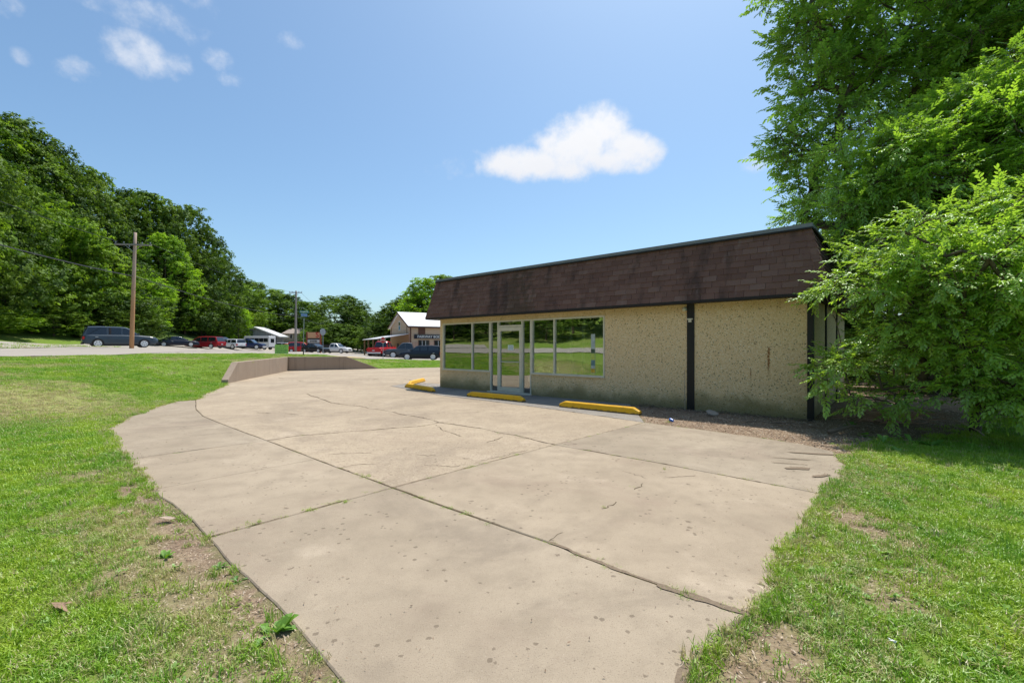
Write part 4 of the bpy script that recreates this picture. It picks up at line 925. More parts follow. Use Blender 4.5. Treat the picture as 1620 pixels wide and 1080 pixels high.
wire((p0x-1, p0y, az_+.2), (x1_-1.0, 35.9, az_), .7, 'thin wire meeting the left end of the nearest crossarm')
wire((x1_+1.2, 36, az_), (x2_+.9, 73, ZP(463, 73)), .8, 'thin wire leaving the right end of the nearest crossarm')
wire((x2_+.9, 73, ZP(463, 73)), (x3_+1, Y3, ZP(516, Y3)), 1.0, 'thin wire leaving the right end of the grey pole crossarm')
def text(body, size, mat, parent, loc, rot=(R(90), 0, 0), ext=.006, name='lettering', sx_=1, font_bold=True):
    c_ = bpy.data.curves.new(name, 'FONT'); c_.body = body; c_.size = size; c_.align_x = 'CENTER'; c_.align_y = 'CENTER'; c_.extrude = ext; c_.offset = size*.018 if font_bold else 0
    o = bpy.data.objects.new(name, c_); COL.objects.link(o); bpy.context.view_layer.update()
    me = bpy.data.meshes.new_from_object(o.evaluated_get(bpy.context.evaluated_depsgraph_get())); bpy.data.objects.remove(o); me.materials.clear(); me.materials.append(mat)
    o = bpy.data.objects.new(name, me); COL.objects.link(o); o.location = loc; o.rotation_euler = rot; o.scale.x = sx_
    if parent: o.parent = parent
    return o
M['stopred'] = plain('stop_red', (.55, .02, .03), .45); M['white'] = plain('white_paint', (.78, .78, .76), .5); M['sgreen'] = plain('street_sign_green', (.03, .22, .20), .4); M['sblue'] = plain('street_sign_blue', (.10, .20, .42), .4)
# street name sign
Ys = 31.0; xs_, zs_ = (480-CX)/F*Ys, tz((480-CX)/F*Ys, Ys)
r = empty('street_sign', (xs_, Ys, zs_), 0, label='tall grey street-name sign post with teal and blue blades above the wall', cat='street sign')
hS = ZP(492, Ys)-zs_
MB().tube([(0, 0, -.3), (0, 0, .75)], .036, 8).build('post_sleeve', M['black'], r); MB().tube([(0, 0, .75), (.04, 0, hS-.5)], .026, 8).build('post', M['galv'], r)
b_ = MB().box(-.30, -.008, -.09, .30, .008, .09).build('name_blade', M['sgreen'], r); b_.location = (.05, 0, hS-.05); b_.rotation_euler.z = R(12)
b2 = MB().box(-.30, -.008, -.10, .30, .008, .10).build('name_blade', M['sblue'], r); b2.location = (.05, 0, hS-.27); b2.rotation_euler.z = R(74)
m = MB()
for i, (a, b) in enumerate([(-.25,-.2),(-.18,-.1),(-.08,-.02),(.0,.09),(.12,.16),(.18,.25)]): m.box(a, -.011, -.03, b, -.0085, .035)
m.build('lettering', M['white'], b_, kind='stuff')
# stop sign
Yt = 46.; xt = (606-CX)/F*Yt; zt = tz(xt, Yt); hT = ZP(533, Yt)-zt
r = empty('stop_sign', (xt, Yt, zt), 0, label='red octagonal stop sign on a thin post by the red pickup', cat='stop sign')
MB().tube([(0, 0, -.3), (0, 0, hT)], .03, 8).build('post', M['galv'], r)
def octo(rad, y0, y1): return [(rad*math.cos(R(22.5+45*i)), rad*math.sin(R(22.5+45*i))) for i in range(8)]
f = MB(); f.xz(octo(.34, 0, 0), -.004, .004); fo = fixn(f.build('face', M['white'], r)); fo.location = (0, -.04, hT-.32); fo.rotation_euler.z = R(-25)
f = MB(); f.xz(octo(.315, 0, 0), -.008, -.0045); fixn(f.build('red_field', M['stopred'], fo)); text('STOP', .24, M['white'], fo, (0, -.010, 0), ext=.001)
# sign seen from its back
Yq = 62.; xq = (511-CX)/F*Yq; zq = tz(xq, Yq); hq = ZP(519, Yq)-zq
r = empty('road_sign', (xq, Yq, zq), 0, label='grey back of a narrow oval-looking road sign beside the letter-board', cat='road sign')
MB().tube([(0, 0, -.3), (0, 0, hq-.2)], .045, 8).build('post', M['galv'], r)
f = MB(); f.xz(octo(.50, 0, 0), -.01, .01); fo = fixn(f.build('sign_plate', M['galv'], r)); fo.location = (0, -.06, hq-.5); fo.rotation_euler.z = R(64)
# letter-board sign
Ym = 78.; xm = (496.5-CX)/F*Ym; zm = tz(xm, Ym); s_ = Ym/F
r = empty('marquee_sign', (xm, Ym, zm), R(4), label='roadside sign with orange panel, red letter and white letter-board in a rust-red frame', cat='sign')
hm = ZP(525, Ym)-zm; W2 = 10.2*s_; M['rust'] = plain('rust_red_frame', (.30, .07, .04), .6); M['opan'] = plain('orange_panel', (.72, .40, .22), .5); M['wpan'] = plain('letter_board_white', (.62, .60, .58), .5)
for s in (-1, 1): MB().box(s*W2-.11, -.12, -.3, s*W2+.11, .12, hm).build('post', M['rust'], r)
MB().box(-W2+.11, -.10, hm-9.6*s_, W2-.11, .10, hm-.05).build('top_panel', M['opan'], r)
MB().box(-W2+.11, -.10, hm-17.2*s_, W2-.11, .10, hm-12.0*s_).build('letter_board', M['wpan'], r)
MB().box(-W2+.11, -.06, hm-12.0*s_, W2-.11, .06, hm-9.6*s_).build('dark_gap_panel', M['trim'], r); MB().box(-W2+.11, -.06, hm-22*s_, W2-.11, .06, hm-17.2*s_).build('dark_base_panel', M['trim'], r)
text('S', 9.6*s_*1.15, M['stopred'], r, (W2*.55, -.115, hm-5.0*s_), ext=.01)
m = MB()
for i, (a, b) in enumerate([(-.45,-.34),(-.28,-.12),(-.06,.05),(.1,.28),(.33,.42)]): m.box(a*W2*1.2, -.106, hm-15.8*s_, b*W2*1.2, -.101, hm-13.4*s_)
m.build('board_letters', M['trim'], r, kind='stuff')
# lime banner
Yb = 33.2; xb = (445.5-CX)/F*Yb; zb = tz(xb, Yb); hb = ZP(545, Yb)-zb
r = empty('banner', (xb, Yb, zb), R(6), label='lime green yard banner with handwritten dark lettering above the retaining wall', cat='banner')
M['lime'] = plain('lime_banner', (.55, .80, .22), .6); sb = Yb/F; hw = 10.2*sb; zb0 = max(.05, hb-14.2*sb)
MB().box(-hw, -.01, zb0, hw, .01, hb).build('banner_sheet', M['lime'], r)
for s in (-1, 1): MB().tube([(s*hw*.97, .02, -.25), (s*hw*.97, .02, hb)], .012, 6).build('stake', M['galv'], r)
rr = random.Random(4); m = MB()
for row in range(4):
    x = -hw*.85
    while x < hw*.8:
        l_ = rr.uniform(.02, .07); zz_ = hb-.1-row*(hb-zb0-.12)/4; m.box(x, -.0125, zz_-.02-rr.random()*.02, x+l_, -.0105, zz_+rr.random()*.015); x += l_+rr.uniform(.01, .05)
m.build('handwriting', M['ink'], r, kind='stuff')
# ---------------------------------------------------------------- body shop
k = NM('metal_siding', .6, .3); p = k.objc(); sz = k.n('ShaderNodeSeparateXYZ'); k.l(p, sz.inputs[0]); c = k.mix(k.noise(p, .6, 4), (.52, .37, .25), (.62, .46, .32)); k.base(c)
wv_ = k.ma('SINE', k.ma('MULTIPLY', sz.outputs[2], 28)); k.bump(wv_, .4, .03); M['siding'] = k.m
k = NM('brick_tan', .9, .1); br = k.n('ShaderNodeTexBrick'); k.l(k.objc(), br.inputs['Vector']); br.inputs['Scale'].default_value = 3
br.inputs['Color1'].default_value = (.48,.30,.22,1); br.inputs['Color2'].default_value = (.56,.38,.28,1); br.inputs['Mortar'].default_value = (.45,.36,.28,1); k.base(br.outputs[0]); M['brick'] = k.m
M['wroof'] = plain('white_metal_roof', (.74, .74, .74), .45, .1); M['brown'] = plain('brown_trim', (.13, .055, .035), .6); M['post'] = plain('timber_post', (.30, .19, .10), .8); M['wallblk'] = plain('weathered_timber_wall', (.48, .33, .19), .8)
shop = empty('body_shop', (-14.1, 62, -.05), R(30), label='tan gabled body shop with white metal roof and a dark name board', cat='building')
EH, RH = ZP(514, 62)+.05, ZP(495, 66.3)+.05; WD, LN = 10., 16.
# local: x along the sign wall to the right/back, y along the gable wall to the left/back
MB().box(0, -.15, -.3, LN, 0, EH).build('front_wall', M['siding'], shop); MB().box(.16, -.19, -.3, LN, -.151, 2.3).build('brick_facing', M['brick'], shop)
m = MB(); m.add([(0,.001,-.3),(0,WD,-.3),(0,WD,EH),(0,WD/2,RH),(0,.001,EH),(.15,.001,-.3),(.15,WD,-.3),(.15,WD,EH),(.15,WD/2,RH),(.15,.001,EH)], [(0,4,3,2,1),(5,6,7,8,9),(0,5,9,4),(4,9,8,3),(3,8,7,2),(2,7,6,1)]); fixn(m.build('gable_wall', M['siding'], shop))
MB().box(.15, WD-.15, -.3, LN, WD, EH).build('rear_wall', M['siding'], shop)
for s, (ya, yb) in enumerate(((-.45, WD/2), (WD+.45, WD/2))):
    za = EH-.25; vs_ = [(-.35, ya, za), (LN+.3, ya, za), (LN+.3, yb, RH+.04), (-.35, yb, RH+.04)]; vs_ += [(x, y, z+.12) for x, y, z in vs_]
    ro = fixn(MB().add(vs_, [(0,1,2,3),(7,6,5,4),(0,4,5,1),(1,5,6,2),(2,6,7,3),(3,7,4,0)]).build('roof', M['wroof'], shop))
    vs_ = [(-.38, ya, za-.14), (-.36, ya, za-.14), (-.36, yb, RH-.12), (-.38, yb, RH-.12)]; vs_ += [(x, y, z+.24) for x, y, z in vs_]
    fixn(MB().add(vs_, [(0,1,2,3),(7,6,5,4),(0,4,5,1),(1,5,6,2),(2,6,7,3),(3,7,4,0)]).build('barge_board', M['brown'], shop))
MB().box(-.35, -.50, EH-.38, LN, -.44, EH-.2).build('gutter', M['brown'], shop)
MB().box(-.03, -.17, -.2, .16, -.153, EH-.3).build('corner_trim', M['brown'], shop); MB().box(-.03, WD*.12, 2.8, -.005, WD*.12+.25, EH+.5).build('corner_trim', M['brown'], shop); MB().box(-.03, WD*.93, 0, -.005, WD*.93+.25, EH).build('corner_trim', M['brown'], shop)
MB().box(1.15, -.20, 3.35, 2.15, -.152, 4.35).build('brown_panel', M['brown'], shop)
sgn = MB().box(.55, -.30, 2.72, 7.4, -.20, 3.30).build('name_board', plain('name_board_black', (.012, .014, .028), .5), shop)
text('FAIRWAY BODY SHOP', .50, M['white'], sgn, (3.55, -.31, 3.0), ext=.008, sx_=1.02)
def shopwin(x0, x1, z0, z1, nx_=3):
    w_ = MB(); w_.box(x0-.06, -.22, z0-.06, x1+.06, -.193, z0); w_.box(x0-.06, -.22, z1, x1+.06, -.193, z1+.06); w_.box(x0-.06, -.22, z0, x0, -.193, z1); w_.box(x1, -.22, z0, x1+.06, -.193, z1); w_ = w_.build('window', M['brown'], shop)
    for i in range(nx_): a = x0+(x1-x0)*i/nx_; MB().box(a+.03, -.212, z0, a+(x1-x0)/nx_-.03, -.196, z1).build('pane', M['cglass'], w_)
    for i in range(1, nx_): a = x0+(x1-x0)*i/nx_; MB().box(a-.03, -.218, z0, a+.03, -.196, z1).build('mullion', M['white'], w_)
shopwin(1.2, 2.7, .2, 2.45); shopwin(3.5, 5.2, .9, 2.45, 3); shopwin(6.5, 8.5, .9, 2.45, 3)
gw = MB().box(-.03, WD/2-.45, 4.0, -.002, WD/2+.45, 5.35).build('gable_window', M['white'], shop); MB().box(-.05, WD/2-.33, 4.1, -.031, WD/2+.33, 4.65).build('pane', plain('blue_pane', (.08,.25,.36), .2), gw); MB().box(-.05, WD/2-.33, 4.72, -.031, WD/2+.33, 5.25).build('pane', M['cglass'], gw)
# porch
vs_ = [(-.02, .3, 3.35), (-.02, WD-.5, 3.35), (-4.4, WD-.5, 2.60), (-4.4, .3, 2.60)]; vs_ += [(x, y, z+.1) for x, y, z in vs_]
fixn(MB().add(vs_, [(0,1,2,3),(7,6,5,4),(0,4,5,1),(1,5,6,2),(2,6,7,3),(3,7,4,0)]).build('porch_roof', M['wroof'], shop))
for y in (.6, 3.6, 6.6, 9.2): MB().box(-4.2, y, -.3, -4.02, y+.18, 2.62).build('porch_post', M['post'], shop)
MB().box(-.06, .3, -.2, -.031, WD-.5, 3.3).build('porch_wall', M['wallblk'], shop)
for y in (2.2, 5.0): MB().box(-.10, y, 0, -.061, y+1.0, 2.1).build('door', M['trim'], shop)
# grey shed
k = NM('grey_siding', .6, .3); p = k.objc(); sz = k.n('ShaderNodeSeparateXYZ'); k.l(p, sz.inputs[0]); st_ = k.ma('GREATER_THAN', k.ma('FRACT', k.ma('MULTIPLY', sz.outputs[0], 1.6)), .9)
k.base(k.mix(st_, (.27, .30, .34), (.19, .215, .25))); M['gsid'] = k.m
Yh = 101.; sh_ = Yh/F; xh = (420-CX)/F*Yh; zh = tz(xh, Yh)
shed = empty('shed', (xh, Yh, zh), R(-4), label='grey metal-sided shed with a sloping white roof edge behind the shuttle bus', cat='shed')
g = lambda px, py: ((px-420)*sh_, ZP(py, Yh)-zh)
pl = [g(383,560), g(383,522), g(403,517.5), g(437,531), g(437,560)]; pl = [(a, b) for a, b in pl]
fixn(MB().xz([pl[0], pl[1], pl[2], pl[3], pl[4]], 0, 3).build('wall', M['gsid'], shed))
a, b = g(403,516.6), g(445,531.8); fixn(MB().xz([a, (a[0], a[1]-.25), (b[0], b[1]-.25), b], -.5, 3.2).build('roof', M['wroof'], shed))
a, b = g(403,516.6), g(379,524); fixn(MB().xz([a, (a[0], a[1]-.25), (b[0], b[1]-.25), b], -.5, 3.2).build('roof', M['wroof'], shed))
q0, q1 = g(432.5,533), g(439.5,556); MB().box(q0[0], -.08, 0, q1[0]-1.0*sh_*1.0, -.01, q0[1]).build('sliding_door', plain('shed_door_dark', (.10,.115,.13), .6), shed)
q0 = g(430.5,528); MB().box(q0[0]-.12, -.1, 0, q0[0]+.12, -.01, q0[1]-.1).build('corner_trim', M['white'], shed)
# cream house
Yc = 112.; sc_ = Yc/F; xc = (461-CX)/F*Yc; zc = tz(xc, Yc); g = lambda px, py: ((px-461)*sc_, ZP(py, Yc)-zc)
hs = empty('house', (xc, Yc, zc), 0, label='small cream house with a pale brown roof right of the grey shed', cat='house')
M['cream'] = plain('cream_siding', (.40, .36, .28), .8); M['proof'] = plain('pale_brown_roof', (.36, .30, .27), .9)
a, b = g(449,560), g(474,526.5); MB().box(a[0], 0, a[1]-1, b[0], 7, b[1]).build('wall', M['cream'], hs)
x0_, z0_ = g(446.5,527.5); x1_2, zt_ = g(477,518.5)
fixn(MB().add([(x0_,-.6,z0_),(x1_2,-.6,z0_),(x1_2-.3,3.5,zt_),(x0_+.3,3.5,zt_),(x0_,7.6,z0_),(x1_2,7.6,z0_)], [(0,1,2,3),(3,2,5,4),(0,3,4),(1,5,2),(0,4,5,1)]).build('roof', M['proof'], hs))
for (pa, pb, pc, pd) in ((459,529.5,462.2,535.2),): a = g(pa, pd); b = g(pc, pb); w_ = MB().box(a[0]-.1, -.06, a[1]-.1, b[0]+.1, -.01, b[1]+.1).build('window', M['white'], hs); MB().box(a[0], -.09, a[1], b[0], -.061, b[1]).build('pane', M['cglass'], w_)
a, b = g(440,560), g(449,537); MB().box(a[0], 1, a[1]-1, b[0], 6, b[1]).build('side_wing', M['cream'], hs)
# ---------------------------------------------------------------- foliage materials
def leafmat(name, a, b, hi, trans=.45, nsc=.35, gloss=.12, ror=.42, tone=True):
    k = NM(name, ror, .35); k.t.nodes.remove(k.b); p = k.pos()
    oi = k.orand(); n1 = k.noise(p, nsc, 3, .5); n2 = k.noise(p, nsc*7, 3, .6)
    c = k.mix(k.rng(n1, .32, .68), a, b); c = k.mix(k.ma('MULTIPLY', k.rng(n2, .52, .78), .6), c, hi)
    c = k.mix(1., c, k.mix(k.attr('tone'), (.35, .42, .50), (1.45, 1.32, 1.10)), 'MULTIPLY') if tone else c
    c = k.mix(1., c, k.mix(oi, (.82, .85, .9), (1.15, 1.12, .95)), 'MULTIPLY')
    d = k.n('ShaderNodeBsdfDiffuse'); k.l(c, d.inputs[0]); t = k.n('ShaderNodeBsdfTranslucent'); k.l(k.mix(1., c, (1.25, 1.35, .55), 'MULTIPLY'), t.inputs[0])
    m1 = k.n('ShaderNodeMixShader'); m1.inputs[0].default_value = trans; k.l(d.outputs[0], m1.inputs[1]); k.l(t.outputs[0], m1.inputs[2])
    g = k.n('ShaderNodeBsdfGlossy'); g.inputs['Roughness'].default_value = ror; g.inputs[0].default_value = (.8, .9, .8, 1)
    m2 = k.n('ShaderNodeMixShader'); m2.inputs[0].default_value = gloss; k.l(m1.outputs[0], m2.inputs[1]); k.l(g.outputs[0], m2.inputs[2])
    k.l(m2.outputs[0], k.t.nodes['Material Output'].inputs[0]); return k.m
M['leafD'] = leafmat('leaf_deep_green', (0.078, 0.145, 0.028), (0.150, 0.243, 0.039), (0.227, 0.320, 0.059), .35, .25, .02, .55)
M['leafM'] = leafmat('leaf_mid_green', (0.128, 0.230, 0.031), (0.223, 0.351, 0.045), (0.323, 0.451, 0.062), .42, .25, .02, .55)
M['leafB'] = leafmat('leaf_bright_green', (0.203, 0.362, 0.035), (0.319, 0.507, 0.049), (0.425, 0.597, 0.078), .45, .25, .02, .55)
M['leafP'] = leafmat('leaf_pale_green', (0.150, 0.232, 0.068), (0.225, 0.315, 0.090), (0.285, 0.375, 0.120), .45, .25, .02, .55)
M['leafN'] = leafmat('leaf_near_bright', (0.283, 0.423, 0.076), (0.424, 0.604, 0.106), (0.539, 0.685, 0.210), .5, 1.2, .07, .4, tone=False)
M['leafN2'] = leafmat('leaf_near_mid', (0.233, 0.385, 0.064), (0.383, 0.566, 0.090), (0.498, 0.675, 0.125), .5, 1.0, .06, .42, tone=False)
M['leafN3'] = leafmat('leaf_near_olive', (0.200, 0.336, 0.066), (0.331, 0.516, 0.090), (0.485, 0.669, 0.144), .42, .8, .045, tone=False)
k = NM('bark', .95, .1); p = k.objc(); k.base(k.mix(k.noise(k.mapv(p, (8, 8, 1.5)), 1, 6, .7), (.06, .045, .032), (.20, .155, .115))); k.bump(k.noise(k.mapv(p, (14, 14, 2)), 1, 5), .8, .03); M['bark'] = k.m
k = NM('twig', .9, .1); p = k.pos(); k.base(k.mix(k.noise(p, 9, 3), (.13, .10, .07), (.28, .22, .16))); M['twig'] = k.m
# ---------------------------------------------------------------- far trees: crowns of many small leaf blades
def crown_mesh(name, mat, seed, nleaf, lobes, leaf, low=.12, wid=1.0, taper=.35, flat=0):
    """unit crown: z 0..1 (height), radius ~.5*wid. Leaves spread through clumps set on the surface and inside of an uneven mass"""
    r = np.random.default_rng(seed); cs = []; rs = []
    for i in range(lobes):
        z = low+(1-low)*r.random()**.85; t = (z-low)/(1-low); prof = (math.sin(math.pi*min(1, t*.80+.16)))**.7*(1-taper*t*t)
        a = r.random()*2*math.pi; R_ = .5*wid*prof*(.50+.50*math.sqrt(r.random()))*(1+.30*mnoise.noise(Vector((math.cos(a)*1.6, math.sin(a)*1.6, z*4+seed))))
        cs.append((R_*math.cos(a), R_*math.sin(a), z)); rs.append(.035+.105*r.random()**1.5*(1.2-.5*t))
    cs = np.array(cs); rs = np.array(rs); w = rs**2; w /= w.sum(); nsub = nleaf//13; si = r.choice(lobes, nsub, p=w)
    sd_ = r.normal(size=(nsub, 3)); sd_[:, 2] = sd_[:, 2]*.9+.25; sd_ /= np.linalg.norm(sd_, axis=1)[:, None]
    sc_ = cs[si]+sd_*(rs[si]*(.62+.52*r.random(nsub)**.7))[:, None]*np.array([1, 1, .7])
    q = r.integers(0, nsub, nleaf); ix = si[q]; d = sd_[q]; P_ = sc_[q]+r.normal(size=(nleaf, 3))*np.array([.0125, .0125, .006])
    P_[:, 2] = np.clip(P_[:, 2], .01, 1.02); subt = r.normal(0, .16, nsub)[q]
    nrm = d*.7+r.normal(size=(nleaf, 3))*.38+np.array([0, 0, .7]); nrm /= np.linalg.norm(nrm, axis=1)[:, None]
    t1 = np.cross(nrm, r.normal(size=(nleaf, 3))); t1 /= np.linalg.norm(t1, axis=1)[:, None]; t2 = np.cross(nrm, t1)
    s = leaf*(.6+.8*r.random(nleaf))[:, None]
    V = np.stack([P_-t1*s, P_-t2*s*.55+nrm*s*.18, P_+t1*s, P_+t2*s*.55+nrm*s*.18], 1).reshape(-1, 3)
    me = npmesh(name, V, 4, np.arange(nleaf*4).reshape(-1, 4), mat); tn = r.random(lobes); addattr(me, 'tone', np.repeat(np.clip(tn[ix]*.8+.1+subt+r.normal(0, .07, nleaf), 0, 1), 4)); return me
def limbs_mesh(name, seed, top=.8):
    r = random.Random(seed); m = MB(); m.tube([(0, 0, -.04), (.005, 0, .15), (.01, .005, .4), (0, .01, top)], [.022, .017, .012, .004], 8)
    for i in range(9):
        z = .18+.06*i; a = i*2.4+r.random(); l = .3*(1-.05*i); m.tube([(0, 0, z), (math.cos(a)*l*.5, math.sin(a)*l*.5, z+.07), (math.cos(a)*l, math.sin(a)*l, z+.17)], [.008, .005, .002], 5)
    return m.mesh(name, M['bark'])
cr = {}
for kk, (mt, wd_, lw) in dict(D1=('leafD', 1.0, .10), D2=('leafD', 1.1, .05), D3=('leafD', .9, .16), M1=('leafM', 1.0, .08), M2=('leafM', 1.1, .04), M3=('leafM', .95, .12), B1=('leafB', 1.0, .05), B2=('leafB', .9, .08), P1=('leafP', .8, .12)).items():
    cr[kk] = crown_mesh('crown', M[mt], abs(hash(kk[0]))*0+ord(kk[0])*7+int(kk[1]), 26000 if kk != 'P1' else 9000, 150 if kk != 'P1' else 60, .0112, lw, wd_)
lim = [limbs_mesh('trunk', i) for i in range(3)]
trand = random.Random(8)
def tree(px, Y, topy, rad, kind, label, group='trees of the wooded slope', X=None, zoff=0, name='tree', h=None):
    x = (px-CX)/F*Y if X is None else X; z = tz(x, Y)+zoff; h = h or ZP(topy, Y)-z
    r = empty(name, (x, Y, z-.1), trand.random()*6.28, label=label, cat='tree' if name == 'tree' else 'shrub', group=group)
    c = bpy.data.objects.new('crown', cr[kind]); COL.objects.link(c); c.parent = r; c.scale = (rad*2, rad*2, h*.985)
    t = bpy.data.objects.new('trunk', lim[trand.randrange(3)]); COL.objects.link(t); t.parent = r; t.scale = (rad*1.6, rad*1.6, h*.95)
    return r
hues = dict(D='dark green', M='mid green', B='bright yellow-green', P='thin pale green')
TL_ = [ # front row, left to right
 (-70, 40, 200, 6, 'D2', 'at the left edge of the wood, tallest in front'), (5, 47, 350, 6, 'M1', 'in the front row left of the dark SUV, darker-leaved low crown'), (62, 50, 300, 6.5, 'M2', 'in the front row, broad crown left of the dark SUV'),
 (112, 52, 345, 5.0, 'B1', 'catching the sun just left of the dark SUV'), (150, 54, 378, 5.0, 'M3', 'directly behind the rear of the dark SUV'), (192, 57, 395, 5.0, 'D1', 'behind the nearest utility pole'),
 (232, 70, 430, 4.8, 'B2', 'low, right of the nearest utility pole, above the navy sedan'), (262, 77, 370, 5.5, 'B1', 'tall and narrow above the navy sedan'), (292, 81, 430, 5.5, 'D2', 'dark one above the red minivan'), (325, 90, 405, 6, 'M1', 'above the white crossover'),
 (345, 98, 468, 5, 'B2', 'lit low one above the white crossover and blue pickup'), (368, 112, 452, 7, 'M3', 'overhanging the left end of the grey shed'), (398, 122, 462, 6, 'M1', 'behind the grey shed roof'), (377, 99, 478, 3.4, 'B2', 'at the left end of the grey shed, over the bus'),
 # back rows
 (-20, 60, 185, 9, 'M2', 'highest on the skyline at the left edge'), (35, 64, 192, 8, 'D1', 'on the skyline near the left edge, rounded dark top'), (75, 66, 215, 7.5, 'D3', 'on the skyline, just below the highest dark top'), (118, 70, 262, 7, 'D2', 'on the skyline where it steps down first'),
 (150, 74, 270, 7, 'M1', 'on the skyline above the pole, left'), (190, 78, 300, 7.5, 'D1', 'on the skyline straight over the nearest pole'), (228, 80, 306, 7, 'M3', 'on the skyline right of the nearest pole'), (262, 82, 318, 7, 'D3', 'on the skyline above the bright tall one'), (296, 86, 326, 7.5, 'D2', 'on the skyline, last of the high plateau'),
 (325, 90, 362, 6.5, 'D1', 'at the right shoulder of the high wood'), (345, 97, 400, 6.5, 'D3', 'just right of the shoulder of the wood'), (372, 108, 432, 8, 'M2', 'on the lower skyline right of the shoulder'), (402, 118, 447, 8, 'D2', 'on the low skyline left of the grey pole'), (432, 125, 458, 8, 'M1', 'on the low skyline behind the shed'),
 (458, 128, 466, 8, 'D1', 'behind the grey utility pole and cream house'), (483, 122, 478, 7, 'M3', 'above the letter-board sign'), (523, 116, 468, 7.0, 'D2', 'dark rounded one right of the letter-board'), (545, 108, 467, 8.5, 'D1', 'biggest dark crown right of the grey pole'), (566, 112, 480, 6.5, 'D3', 'right flank of the big dark clump before the gap'), (510, 104, 503, 4.8, 'M1', 'low, close behind the letter-board'), (530, 100, 512, 5.5, 'M3', 'low, behind the white pickup'),
 (578, 140, 508, 5, 'P1', 'thin one left in the sky gap'), (592, 135, 512, 4.5, 'P1', 'thin one right in the sky gap'), (568, 130, 522, 5, 'P1', 'thin low one under the dark clump'), (600, 150, 505, 5, 'M3', 'low one far behind the red pickup'),
 (614, 98, 492, 6.5, 'D1', 'first one right of the sky gap'), (634, 92, 474, 7, 'D2', 'behind the body shop gable, left'), (652, 90, 463, 7, 'D3', 'behind the body shop ridge, dark top'), (672, 84, 441, 6.5, 'B2', 'bright top behind the body shop roof'), (696, 88, 436, 7.5, 'M1', 'behind the corner of the store roof'), (730, 92, 470, 7, 'M2', 'hidden mostly behind the store roof'),
]
for px, Y, ty, rd, kd, lb in TL_:
    tree(px, Y, ty, rd, kd, f'{hues[kd[0]]} tree {lb}')
# under-storey that closes the foot of the wood
for i, (px, Y, h_, rd, kd, lb) in enumerate([(-30,40,3,3.5,'M1','at the far left edge'),(15,44,2.6,3,'B1','beside the road at the left edge'),(50,46,2.4,2.6,'P1','pale one left of the dark SUV'),(85,47.5,3.4,3,'M2','just left of the dark SUV'),(128,52,4,3.5,'D1','behind the tail of the dark SUV'),(165,53,4.5,3.5,'D2','behind the roof of the dark SUV'),(205,57,5,4,'D1','behind the nearest pole'),(245,75,5,4.5,'D2','behind the navy sedan'),(280,80,5,4.5,'D1','between navy sedan and minivan'),(318,88,5,5,'D2','behind the red minivan'),(345,102,5,5,'M1','behind the white crossover'),(366,110,5,4.5,'D1','behind the blue pickup'),(478,128,6,6,'D1','behind the letter-board sign'),(520,100,6,6,'D2','behind the black-bedded pickup'),(548,102,6,6,'M1','behind the distant orange pole'),(610,90,6,6,'D1','behind the red pickup'),(585,150,4,6,'M1','at the foot of the sky gap'),(560,140,4,6,'M1','under the thin pale trees')]):
    tree(px, Y, 0, rd, kd, f'{hues[kd[0]]} leafy shrub {lb}', 'undergrowth at the foot of the wood', name='shrub', h=h_)
# trees over the road to the left, outside the frame but mirrored in the glass
for i, (x, y, h_, rd, kd, lb) in enumerate([(-47, 33, 17, 6.5, 'M1', 'nearest the parked SUV'), (-44, 22, 15, 6, 'D2', 'second along the road'), (-41, 12, 16, 6, 'M2', 'third along the road'), (-37, 2, 14, 5.5, 'D1', 'fourth along the road'), (-33, -8, 15, 6, 'M3', 'fifth along the road'), (-30, -19, 15, 6, 'D2', 'sixth along the road'), (-56, 12, 20, 8, 'D1', 'on the bank, upper left'), (-50, -6, 20, 8, 'D3', 'on the bank, upper middle'), (-44, -24, 20, 8, 'D2', 'on the bank, upper right'), (-27, -32, 15, 6, 'M1', 'last along the road')]):
    tree(0, y, 0, rd, kd, f'roadside tree mirrored in the shop glass, {lb}', 'trees over the road seen only as reflections', X=x, h=h_)
for i, (x, y, kd, rd, h_) in enumerate([(-40, 27, 'D1', 4, 4.5), (-37, 16, 'D2', 4, 4.5), (-33.5, 6, 'M1', 3.6, 4.2), (-30, -4, 'D1', 3.6, 4.5), (-27, -14, 'D2', 3.8, 4.5), (-24, -25, 'M1', 3.8, 4.5)]):
    tree(0, y, 0, rd, kd, ['dark', 'leafy', 'rounded', 'broad', 'low', 'last'][i]+' roadside shrub mirrored in the shop glass', 'shrubs over the road seen only as reflections', X=x, h=h_, name='shrub')

